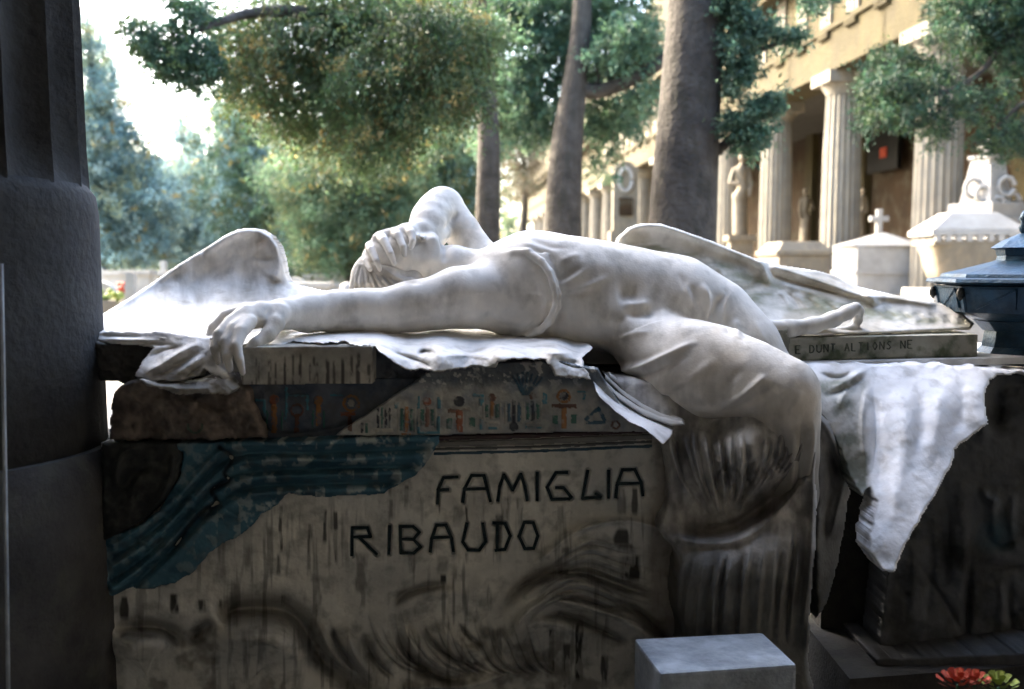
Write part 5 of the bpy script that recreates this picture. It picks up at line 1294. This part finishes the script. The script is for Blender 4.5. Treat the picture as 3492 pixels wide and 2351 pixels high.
# arched stele in the far gallery
b = P(2132, 800, 42)
t = thing("arched_stele", "narrow arched stone stele with a wreath, left of the thick trunk", "monument", (b[0], b[1], 0))
m = MB(); W = 42 / F
def az(y): return float(P(2132, y, 42)[2])
v = []; n = 14
prof = [(-42, 830), (-42, 600)] + [(-42 * math.cos(math.pi * i / n), 600 - 50 * math.sin(math.pi * i / n)) for i in range(1, n)] + [(42, 600), (42, 830)]
k = len(prof)
v = [(b[0] + x * W, b[1], az(y)) for x, y in prof] + [(b[0] + x * W, b[1] + .5, az(y)) for x, y in prof]
m.add(v, [tuple(range(k)), tuple(range(2 * k - 1, k - 1, -1))] + [(i, (i + 1) % k, k + (i + 1) % k, k + i) for i in range(k)]); m.build("slab", M_urn, t)
m = MB(); ring = [(b[0] + 22 * W * math.cos(a), b[1] - .05, az(615) + 38 * W * math.sin(a)) for a in np.linspace(0, 6.2, 20)]
m.tube(ring, [.09] * 20, 6); m.build("wreath", M_grave, t, True)
m = MB(); m.box((b[0], b[1] - .08, az(705)), (46 * W, .14, 60 * W)); m.build("relief_figure", M_back, t, bevel=.03)
m = MB(); m.box((b[0], b[1] - .1, az(790) / 2), (110 * W, .9, az(790))); m.build("foot", M_urn, t)

# ================================================================== headstones in the court
def headstone(px, ytop, Y, kind, w, label, group, mat=None):
    b = P(px, 900, Y); zt_ = float(P(px, ytop, Y)[2])
    t = thing("headstone" if kind != 'cross' else "grave_cross", label, "grave", (b[0], b[1], 0), group)
    mt = mat or M_grave; m = MB()
    m.box((b[0], b[1], .09), (w * 1.5, .6, .18)); m.build("base", mt, t)
    if kind == 'cross':
        cross_mb((b[0], b[1], .18), zt_ - .18, w, .16).build("cross", mt, t)
    elif kind == 'arch':
        n = 10; hs = zt_ - w / 2
        prof = [(-w / 2, .18)] + [(-w / 2 * math.cos(math.pi * i / n), hs + w / 2 * math.sin(math.pi * i / n)) for i in range(n + 1)] + [(w / 2, .18)]
        k = len(prof); v = [(b[0] + x, b[1] - .09, z) for x, z in prof] + [(b[0] + x, b[1] + .09, z) for x, z in prof]
        m = MB(); m.add(v, [tuple(range(k)), tuple(range(2 * k - 1, k - 1, -1))] + [(i, (i + 1) % k, k + (i + 1) % k, k + i) for i in range(k)]); m.build("stone", mt, t)
    elif kind == 'bust':
        m = MB(); m.box((b[0], b[1], (zt_ - .5 + .18) / 2), (w * .7, .5, zt_ - .68)); m.build("pedestal", mt, t)
        m = MB(); m.lathe((b[0], b[1], 0), [(.10, zt_ - .5), (.22, zt_ - .36), (.2, zt_ - .28), (.07, zt_ - .24), (.12, zt_ - .14), (.11, zt_ - .04), (.03, zt_)], 14); m.build("bust", mt, t, True)
    else:
        m = MB(); m.box((b[0], b[1], (zt_ - .08 + .18) / 2), (w, .3, zt_ - .26)); m.box((b[0], b[1], zt_ - .04), (w * 1.18, .4, .08)); m.build("stone", mt, t)
    return t
GL = "white headstones and crosses in the sunny court"
named = [(455, 925, 20, 'slab', 1.1, "broad white chest tomb glimpsed left of the left wing"), (558, 890, 21, 'cross', .35, "tall thin white post-like cross rising above the left wing"), (500, 925, 23, 'slab', .8, "white slab behind the left wing, beside the thin cross"),
         (1000, 945, 19, 'arch', .6, "round-headed white headstone right of the left wing"), (990, 905, 26, 'bust', .7, "small white bust just right of the left wing"), (1085, 968, 20, 'slab', .35, "narrow grey headstone between left wing and head"),
         (1160, 965, 21, 'slab', .7, "wide white headstone left of the angel's head"), (340, 960, 15, 'arch', .5, "white rounded headstone next to the big column")]
for (px, yt, Y, k, w, lb) in named: headstone(px, yt, Y, k, w, lb, GL)
rg = np.random.RandomState(5)
for i in range(46):
    px = rg.uniform(330, 640) if i < 24 else rg.uniform(960, 1240)
    Y = rg.uniform(15, 36); k = ['slab', 'arch', 'cross', 'slab', 'bust'][i % 5]
    top = rg.uniform(.9, 1.45)
    yt = float(proj(np.array([[0, Y, top]]))[1][0])
    headstone(px, yt, Y, k, rg.uniform(.4, .8), {'slab': "small white slab headstone among the crowded sunlit graves", 'arch': "small white round-topped headstone among the crowded sunlit graves", 'cross': "small white cross among the crowded sunlit graves", 'bust': "small white bust on a post among the crowded sunlit graves"}[k],
              {'slab': "white slab headstones in the court", 'arch': "white round-topped headstones in the court", 'cross': "white crosses in the court", 'bust': "white busts in the court"}[k])
# flower bunches on the graves
for i, (px, py, Y, mt) in enumerate([(345, 1010, 14, M_petal_green), (395, 1020, 14.5, M_petal_green), (415, 985, 16, M_petal_red)]):
    c = P(px, py, Y); m = MB()
    for k in range(16):
        a = rg.uniform(0, 6.28); r = rg.uniform(0, .14); m.lathe((c[0] + r * math.cos(a), c[1] + r * math.sin(a), c[2] + rg.uniform(-.05, .08)), [(.01, -.03), (.05, 0), (.03, .03), (.005, .035)], 7)
    o = m.build("flower_bunch", mt, None, True); tag(o, ["yellow-green flowers on a grave nearest the column", "yellow flowers on a grave right of the nearest bunch", "small red flowers among the graves near the column"][i], "flowers")
    o2 = MB(); o2.lathe((c[0], c[1], 0), [(.16, 0), (.2, c[2] - .06)], 10); o2.build("pot", M_urn, o)

# ================================================================== trees
class Leaves:
    def __init__(s): s.c = []; s.d = []; s.l = []; s.w = []; s.col = []
    def spray(s, cen, rad, n, size, pal, up=-.25, per=26, spread=.16, shell=.55, seed=0):
        r = np.random.RandomState(seed)
        ns = max(int(n / per), 1)
        d = r.normal(size=(ns, 3)); d /= np.linalg.norm(d, axis=1, keepdims=True)
        rr = shell + (1 - shell) * r.rand(ns, 1) ** .6
        rr = rr * (.82 + .36 * r.rand(ns, 1))
        pos = np.array(cen) + d * rr * np.array(rad)
        ax = d * .7 + np.array([0, 0, up]) + r.normal(size=(ns, 3)) * .45; ax /= np.linalg.norm(ax, axis=1, keepdims=True)
        sc = r.uniform(.6, 1.35, (ns, 1)) * spread
        t = r.rand(ns, per, 1)
        p = pos[:, None] + ax[:, None] * (t - .3) * sc[:, None] * 1.5 + r.normal(size=(ns, per, 3)) * sc[:, None] * (.12 + .22 * t)
        dd = ax[:, None] + r.normal(size=(ns, per, 3)) * .55; dd /= np.linalg.norm(dd, axis=2, keepdims=True)
        pi = r.randint(0, len(pal), ns)
        cb = np.array(pal)[pi][:, None] * r.uniform(.6, 1.4, (ns, 1, 1)) * r.uniform(.75, 1.25, (ns, per, 1))
        s.c.append(p.reshape(-1, 3)); s.d.append(dd.reshape(-1, 3)); s.l.append((size * r.uniform(.6, 1.4, ns * per)))
        s.col.append(np.broadcast_to(cb, (ns, per, 3)).reshape(-1, 3))
    def build(s, name, parent, aspect=.38):
        c = np.vstack(s.c); d = np.vstack(s.d); l = np.concatenate(s.l)[:, None]; col = np.vstack(s.col)
        r = np.random.RandomState(1); q = np.cross(d, r.normal(size=d.shape)); q /= np.linalg.norm(q, axis=1, keepdims=True) + 1e-9
        up = np.cross(d, q)
        a = c - d * l * .5; b = c + q * l * aspect * .5 + up * l * .08; e = c + d * l * .5; g = c - q * l * aspect * .5 + up * l * .08
        V = np.stack([a, b, e, g], 1).reshape(-1, 3); Q = np.arange(len(V)).reshape(-1, 4)
        return mesh_np(name, V, Q, M_leaf, parent, False, np.repeat(col, 4, 0))
def EB(px, py, Y, rx, ry, rz_m=None):
    """ellipsoid from photograph measures; depth radius in metres"""
    c = P(px, py, Y); k = Y / F
    return c, (rx * k, rz_m if rz_m else rx * k * .8, ry * k)
def trunk_mesh(parent, pts, rads, name="trunk", n=20, amp=.05):
    sp = smooth_poly(np.array(pts), 5); rr = np.interp(np.linspace(0, 1, len(sp)), np.linspace(0, 1, len(rads)), rads)
    m = MB(); m.tube([tuple(p) for p in sp], list(rr), n)
    o = m.build(name, M_bark, parent, True)
    r = np.random.RandomState(len(m.v))
    N = len(sp)
    for i, vv in enumerate(o.data.vertices):
        ring, k = divmod(i, n); cpt = Vector(sp[min(ring, N - 1)]) - Vector(parent.location)
        dv = vv.co - cpt
        a = 2 * math.pi * k / n
        vv.co = cpt + dv * (1 + amp * math.sin(3 * a + ring * .3) + amp * .7 * math.sin(7 * a - ring * .2) + r.uniform(-amp, amp) * .5)
    return o
G_DARK = [(.040, .080, .028), (.060, .10, .034), (.045, .07, .024), (.075, .11, .045), (.09, .09, .026)]
G_TEAL = [(.048, .105, .062), (.07, .135, .08), (.038, .08, .048), (.105, .155, .09)]
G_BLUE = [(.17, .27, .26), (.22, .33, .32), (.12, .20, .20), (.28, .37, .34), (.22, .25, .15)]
G_MID = [(.085, .15, .075), (.125, .19, .10), (.06, .105, .055), (.16, .18, .075), (.095, .155, .09)]
G_WARM = [(.34, .27, .09), (.26, .20, .07), (.16, .14, .05)]  # yellow leaf tints that also paint in golden light spots

# T1: thick trunk before the colonnade
Y1 = 9.0
b = P(2325, 1180, Y1)
t1 = thing("cypress_tree", "thick grey trunk in front of the colonnade with sprays of foliage on its right", "tree", (b[0], b[1], 0))
trunk_mesh(t1, [(b[0] - .05, Y1, -.1), tuple(P(2325, 800, Y1)), tuple(P(2350, 400, Y1)), tuple(P(2375, 0, Y1)), tuple(P(2388, -500, Y1)), tuple(P(2390, -1300, Y1))], [.36, .305, .275, .25, .2, .08], n=28, amp=.008)
trunk_mesh(t1, [tuple(P(2445, 520, Y1)), tuple(P(2530, 440, Y1 - .1)), tuple(P(2600, 390, Y1 - .2))], [.05, .03, .012], "branch", 8)
trunk_mesh(t1, [tuple(P(2450, 280, Y1)), tuple(P(2560, 190, Y1 - .1)), tuple(P(2690, 130, Y1 - .2))], [.05, .03, .012], "branch", 8)
L = Leaves()
for i, (x, y, rx, ry, n) in enumerate([(2500, 170, 62, 60, 1500), (2530, 235, 55, 40, 1300), (2600, 110, 55, 38, 900), (2690, 125, 60, 25, 1000), (2520, 50, 70, 60, 1700), (2480, 30, 60, 60, 1500), (2505, 420, 60, 45, 1300), (2560, 400, 62, 45, 1400), (2600, 460, 35, 40, 800), (2545, 490, 45, 40, 900), (2620, 350, 45, 28, 800),
                                       (2640, 345, 30, 18, 400), (2780, 10, 70, 30, 900), (2440, -140, 200, 90, 4000), (2500, 300, 40, 30, 600)]):
    c, r_ = EB(x, y, Y1 - .15, rx, ry, .25); L.spray(c, r_, n, .05, G_TEAL, -.3, 22, .10, .25, 300 + i)
L.build("crown", t1)
# T2
Y2 = 14.0
b = P(1920, 1000, Y2)
t2 = thing("cypress_tree", "slender grey tree with a horizontal branch reaching towards the thick trunk", "tree", (b[0], b[1], 0))
trunk_mesh(t2, [(b[0] - .05, Y2, -.1), tuple(P(1918, 800, Y2)), tuple(P(1935, 500, Y2)), tuple(P(1965, 250, Y2)), tuple(P(1985, 0, Y2)), tuple(P(1990, -700, Y2))], [.30, .27, .225, .16, .13, .05], n=22, amp=.03)
trunk_mesh(t2, [tuple(P(1975, 300, Y2)), tuple(P(2030, 312, Y2)), tuple(P(2120, 285, Y2 - .1)), tuple(P(2240, 222, Y2 - .2)), tuple(P(2300, 150, Y2 - .2))], [.10, .105, .095, .085, .05], "branch", 12)
trunk_mesh(t2, [tuple(P(2230, 225, Y2 - .2)), tuple(P(2150, 210, Y2 - .2)), tuple(P(2060, 160, Y2))], [.05, .035, .02], "branch", 8)
trunk_mesh(t2, [tuple(P(2030, 305, Y2)), tuple(P(2040, 230, Y2)), tuple(P(2010, 120, Y2))], [.04, .035, .02], "branch", 8)
L = Leaves()
for i, (x, y, rx, ry, n) in enumerate([(1790, 150, 150, 110, 6500), (1900, 60, 190, 90, 7500), (2080, 60, 150, 100, 6000), (1740, 290, 110, 90, 4800), (1830, 300, 90, 90, 3600), (1720, 60, 120, 80, 4200), (1930, 190, 90, 60, 2600), (1760, 400, 60, 45, 1500), (1880, 385, 60, 40, 1500), (2170, 150, 90, 80, 3000), (2090, 380, 110, 50, 2200), (2190, 340, 60, 70, 1600),
                                       (2080, 450, 80, 35, 900), (2010, 430, 40, 50, 900), (2060, 560, 60, 60, 700), (1990, -200, 400, 200, 16000), (2170, 420, 40, 40, 500), (2110, 180, 110, 90, 5000), (2060, 260, 70, 60, 1800), (1830, 440, 80, 60, 2200), (1680, 470, 80, 70, 2200)]):
    c, r_ = EB(x, y, Y2 + (.95 if x < 2100 else 0), rx, ry, .7); L.spray(c, r_, n, .075, G_TEAL[:3] + G_MID[:2], -.2, 24, .16, .35, 400 + i)
L.build("crown", t2)
# T3: the tree with the great dark overhanging crown
Y3 = 13.0
b = P(1662, 1000, Y3)
t3 = thing("cedar_tree", "tree whose great dark green crown hangs over the middle of the view", "tree", (b[0], b[1], 0))
trunk_mesh(t3, [(b[0], Y3, -.1), tuple(P(1662, 800, Y3)), tuple(P(1668, 500, Y3)), tuple(P(1650, 200, Y3)), tuple(P(1600, -300, Y3 - .8))], [.20, .165, .145, .13, .08], n=18, amp=.03)
trunk_mesh(t3, [tuple(P(1655, 250, Y3)), tuple(P(1450, 120, Y3 - 1.5)), tuple(P(1200, 60, Y3 - 3)), tuple(P(900, 40, Y3 - 4)), tuple(P(650, 110, Y3 - 4.6))], [.11, .09, .07, .05, .02], "branch", 10)
trunk_mesh(t3, [tuple(P(1655, 160, Y3)), tuple(P(1400, 220, Y3 - 1.5)), tuple(P(1180, 300, Y3 - 2.5)), tuple(P(1000, 350, Y3 - 3))], [.09, .07, .05, .02], "branch", 10)
L = Leaves()
blobs = [(1000, 120, 220, 130), (1250, 130, 230, 140), (1480, 120, 200, 130), (860, 200, 130, 110), (1050, 300, 210, 120), (1280, 300, 200, 130), (1480, 280, 150, 100), (1180, 440, 150, 95), (1310, 470, 110, 85), (900, 330, 110, 70), (1010, 430, 90, 55), (820, 300, 60, 60), (1620, 130, 130, 110), (780, 90, 60, 90), (1580, 330, 90, 70),
         (1130, 0, 330, 90), (760, 170, 40, 60), (1420, 400, 80, 60), (1240, 530, 60, 35), (1380, 480, 60, 45)]
for i, (x, y, rx, ry) in enumerate(blobs):
    c, r_ = EB(x, y, 9.6 + .5 * math.sin(i * 2.1), rx, ry, .8); L.spray(c, r_, int(rx * ry * .30), .05, G_DARK if i % 3 else G_DARK + G_MID[:2], -.95, 64, .24, .15, 500 + i); L.spray(c, r_, int(rx * ry * .012), .05, G_WARM, -.3, 14, .08, .6, 1500 + i)
for i, (x, y, rx, ry) in enumerate([(600, 130, 60, 55), (560, 200, 60, 45), (480, 110, 60, 40), (640, 210, 60, 40), (680, 260, 40, 45), (620, 20, 60, 30), (560, 250, 40, 30), (500, 170, 50, 40), (690, 60, 50, 40), (720, 200, 50, 60), (650, 290, 35, 30)]):
    c, r_ = EB(x, y, 8.6, rx, ry, .35); L.spray(c, r_, int(rx * ry * .42), .05, G_TEAL[:3] + G_DARK[:2], -.3, 20, .11, .15, 560 + i)
for i, (x, y) in enumerate([(800, 225), (760, 210), (940, 240), (720, 230), (860, 150), (1170, 210)]):
    c, r_ = EB(x, y, 9.0, 35, 30, .2); L.spray(c, r_, 90, .05, G_WARM, -.3, 12, .08, .2, 590 + i)
L.build("crown", t3)
# T4: dark branches at the upper right
Y4 = 11.5
b = P(3560, 1000, Y4)
t4 = thing("cypress_tree", "dark green tree reaching in from the upper right corner over the columns", "tree", (b[0], b[1], 0))
trunk_mesh(t4, [(b[0], Y4, -.1), tuple(P(3580, 800, Y4)), tuple(P(3590, 300, Y4)), tuple(P(3560, -300, Y4))], [.25, .21, .17, .1], n=18, amp=.03)
trunk_mesh(t4, [tuple(P(3585, 40, Y4)), tuple(P(3440, 130, Y4)), tuple(P(3350, 240, Y4)), tuple(P(3240, 310, Y4)), tuple(P(3120, 330, Y4))], [.05, .04, .032, .025, .012], "branch", 9)
trunk_mesh(t4, [tuple(P(3585, 300, Y4)), tuple(P(3480, 360, Y4)), tuple(P(3400, 430, Y4))], [.05, .03, .012], "branch", 8)
L = Leaves()
for i, (x, y, rx, ry) in enumerate([(3330, 60, 150, 80), (3250, 30, 100, 60), (3440, 60, 110, 90), (3230, 120, 60, 40), (3330, 150, 80, 50), (3060, 200, 90, 45), (3000, 280, 80, 50), (3100, 300, 110, 60), (3180, 260, 90, 60), (2980, 370, 60, 50), (3060, 390, 100, 50), (3160, 400, 90, 50), (3190, 460, 50, 40), (2955, 440, 30, 30), (3260, 350, 60, 60),
                                    (3420, 180, 70, 60), (3480, 230, 60, 60), (3370, 470, 60, 40), (3430, 500, 60, 40), (3460, 420, 50, 40), (3350, 400, 40, 40), (3400, 340, 50, 50), (3500, 480, 60, 50), (2990, 210, 60, 25), (3500, -60, 250, 90)]):
    c, r_ = EB(x, y, Y4 + .3 * math.sin(i * 1.7), rx, ry, .35); L.spray(c, r_, int(rx * ry * .36), .05, [(.02, .055, .028), (.03, .07, .034), (.016, .04, .022), (.045, .075, .025)], -.25, 22, .12, .2, 600 + i)
L.build("crown", t4)

def bg_tree(label, px, Y, blobs, pal, leaf, dens, seed, trunk=None, name="conifer_tree", warm=.03, spread=.35, depth=1.6, up=-.1, hollow=.3):
    b = P(px, 1000, Y)
    t = thing(name, label, "tree", (b[0], b[1], 0))
    top = min(y - ry for _, y, _, ry in blobs)
    tp = P(px, top + 40, Y)
    w = trunk or .2
    trunk_mesh(t, [(b[0], b[1], -.1), (b[0], b[1], 1.8), (b[0] + .1, b[1], (1.8 + tp[2]) / 2), (b[0], b[1], float(tp[2]))], [w, w * .85, w * .6, .04], n=12)
    L = Leaves()
    for i, (x, y, rx, ry) in enumerate(blobs):
        c, r_ = EB(x, y, Y, rx, ry, depth)
        L.spray(c, r_, int(rx * ry * dens * 1.7), leaf * .72, pal, up - .1, 44, spread * 1.0, hollow, seed + i)
        if warm: L.spray(c, r_, int(rx * ry * dens * warm), leaf * 1.1, G_WARM, up, 8, spread * .5, .7, seed + 50 + i)
    L.build("crown", t)
    return t
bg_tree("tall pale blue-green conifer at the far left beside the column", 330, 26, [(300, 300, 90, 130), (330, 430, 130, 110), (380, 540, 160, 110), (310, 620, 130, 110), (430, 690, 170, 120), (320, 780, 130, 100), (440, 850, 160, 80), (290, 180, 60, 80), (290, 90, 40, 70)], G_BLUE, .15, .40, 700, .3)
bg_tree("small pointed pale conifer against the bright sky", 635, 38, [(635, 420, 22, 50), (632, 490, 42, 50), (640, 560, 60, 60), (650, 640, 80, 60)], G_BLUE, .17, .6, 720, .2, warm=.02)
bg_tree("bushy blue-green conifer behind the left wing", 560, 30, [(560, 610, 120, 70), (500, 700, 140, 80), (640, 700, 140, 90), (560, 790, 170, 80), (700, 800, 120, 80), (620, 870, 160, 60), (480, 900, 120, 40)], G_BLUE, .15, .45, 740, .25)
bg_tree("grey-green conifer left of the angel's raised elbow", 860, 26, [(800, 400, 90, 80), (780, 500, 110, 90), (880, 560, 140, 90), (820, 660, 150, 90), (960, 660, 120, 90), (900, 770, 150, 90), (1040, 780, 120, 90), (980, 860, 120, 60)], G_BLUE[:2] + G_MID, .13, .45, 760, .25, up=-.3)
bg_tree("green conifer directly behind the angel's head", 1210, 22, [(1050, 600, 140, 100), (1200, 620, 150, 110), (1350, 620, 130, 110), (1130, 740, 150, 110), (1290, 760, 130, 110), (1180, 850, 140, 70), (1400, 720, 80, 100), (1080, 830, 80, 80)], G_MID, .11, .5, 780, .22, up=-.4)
bg_tree("light green tree behind the raised elbow", 1520, 24, [(1480, 480, 130, 90), (1420, 560, 110, 90), (1550, 560, 110, 110), (1500, 680, 120, 110), (1600, 460, 110, 90), (1590, 640, 60, 110), (1560, 760, 60, 80), (1560, 200, 150, 130), (1450, 60, 160, 120), (1620, -60, 170, 150), (1560, -300, 140, 150)], G_MID + G_BLUE[:1], .12, .36, 800, .22, up=-.3)  # upper blobs extend the crown out of view to shade the facade
for i, (Y_, z_) in enumerate([(24.5, 12.0), (29.5, 12.4), (36.0, 12.6), (45.0, 12.8), (20.0, 12.2)]):  # unseen crowns added above the view to shade the colonnade front
    x_ = (1925 - CX) / F * Y_; yc = 900 - (z_ - 1.5) / Y_ * F; k_ = F / Y_
    bg_tree("tall tree, %s behind the slender grey tree, unseen crown added to shade the facade" % ["second", "third", "fourth", "fifth", "first"][i], CX + x_ * k_, Y_, [(CX + x_ * k_, yc, 2.4 * k_, 1.5 * k_), (CX + (x_ - .8) * k_, yc - 1.6 * k_, 1.7 * k_, 1.2 * k_), (CX + (x_ + .6) * k_, yc + .8 * k_, 1.5 * k_, 1.0 * k_)], G_MID, 2600 / (3.6 * k_ * k_) / 1.7, .75, 870 + 9 * i, .2, warm=0, spread=.6, depth=3.0)
bg_tree("dry brownish bush between the two slender trunks", 1780, 30, [(1770, 520, 75, 70), (1790, 590, 70, 60), (1750, 640, 60, 40), (1830, 470, 50, 70), (1700, 470, 60, 60)], [(.10, .085, .05), (.13, .10, .06), (.07, .06, .04), (.07, .09, .05)], .10, .55, 820, .15, warm=.0, hollow=.1)
bg_tree("dark little shrub at the foot of the slender tree", 1730, 34, [(1730, 770, 40, 50)], G_MID, .14, .5, 830, .1)
tw = bg_tree("tall tree at the back whose top fills the upper left of the middle", 1000, 42, [(900, 480, 160, 120), (1100, 450, 200, 130), (1350, 420, 220, 140), (1600, 420, 200, 140), (1000, 600, 250, 150), (1300, 600, 250, 150), (1560, 620, 200, 150), (760, 640, 140, 110), (1250, 780, 400, 110), (800, 820, 300, 90), (500, 850, 260, 60)], G_MID + G_BLUE[:2], .24, .16, 850, .4, warm=.08, spread=.6, depth=3)
# tall cypresses added out of view at left to shade tomb, court and facade
for i, (x, y, H, rad) in enumerate([(-6.3, 6.2, 10, 1.2), (-8.2, 9.4, 13, 1.3), (-10.6, 13.5, 13, 1.5), (-9.5, 4.2, 11, 1.6), (-12.5, 8.5, 12, 1.6), (-4.6, 4.7, 9, .9)]):
    t = thing("cypress_tree", "tall dark cypress added beyond the left edge as sun shade, number %s from the column in its row" % ["one", "two", "three", "four", "five", "six", "seven", "eight", "nine"][i], "tree", (x, y, 0), "added shade cypresses left of the court")
    trunk_mesh(t, [(x, y, -.1), (x, y, H * .4), (x, y, H * .9)], [.25, .2, .05], n=10)
    L = Leaves()
    for k in range(6):
        f = k / 5; L.spray((x, y, 1.6 + (H - 2.4) * f), (rad * (1.1 - .75 * f), rad * (1.1 - .75 * f), H * .14), 1500, .34, G_DARK + G_TEAL, .3, 20, .5, .2, 900 + i * 10 + k)
    L.build("crown", t)
# far end of the court: low sunlit wall
wl_ = thing("court_wall", "pale sunlit wall closing the far end of the court behind the graves", "wall", (-6, 60, 0))
m = MB(); m.box((-10, 60, 1.1), (60, .5, 2.2)); m.build("wall_face", M_ochre, wl_); m = MB(); m.box((-10, 60, 2.26), (60.4, .8, .12)); m.build("coping", M_grave, wl_)
# flowers in the near corner
for i, (px, py, r, mt, lb) in enumerate([(3265, 2335, .030, M_petal_red, "red and pink ruffled flower at the bottom right corner"), (3322, 2330, .025, M_petal_red, "second red flower beside the larger one in the corner"), (3405, 2345, .030, M_petal_green, "yellow-green flower head right of the red ones")]):
    c = P(px, py, 2.0); t = thing("flower", lb, "flower", c)
    for k in range(26):
        ph = k * 2.4; rr = r * math.sqrt((k + .5) / 26); tl = .9 * rr / r
        ctr = Vector((c[0] + rr * math.cos(ph), c[1] + rr * math.sin(ph) * .9, c[2] + r * .55 * (1 - (rr / r) ** 2)))
        out = Vector((math.cos(ph) * tl, math.sin(ph) * tl, 1 - .6 * tl)).normalized(); sd = out.cross(Vector((0, 0, 1))) if tl > .05 else Vector((1, 0, 0)); sd.normalize()
        w = r * .34; tip = ctr + out * r * .5
        m = MB(); m.add([tuple(ctr - sd * w * .5), tuple(ctr + sd * w * .5), tuple(tip + sd * w * .8 + out * .002), tuple(tip + out * r * .12), tuple(tip - sd * w * .8)], [(0, 1, 2, 3, 4)])
        m.build("petal", mt, t, False)
    m = MB(); m.tube([(c[0], c[1], c[2]), (c[0] + .01, c[1] + .02, c[2] - .3)], [.003, .003], 6); m.build("stem", M_leafplain, t)
    for k in range(4):
        a = k * 1.7; d = Vector((math.cos(a), math.sin(a), .1)); s2 = Vector((-math.sin(a), math.cos(a), 0)); q = Vector(c) - Vector((0, 0, .03 + .02 * k))
        m = MB(); m.add([tuple(q), tuple(q + d * .04 + s2 * .014), tuple(q + d * .085 + Vector((0, 0, -.01))), tuple(q + d * .04 - s2 * .014)], [(0, 1, 2, 3)]); m.build("leaf", M_leafplain, t)
fv = P(3340, 2340, 2.02); vt = thing("flower_vase", "dark vase holding the flowers in the bottom right corner", "vase", (fv[0], fv[1], .06))
m = MB(); m.lathe((fv[0], fv[1], .06), [(.05, 0), (.04, .03), (.06, .12), (.05, .22), (.055, fv[2] - .14)], 18); m.build("vase_body", M_bronze, vt, True)
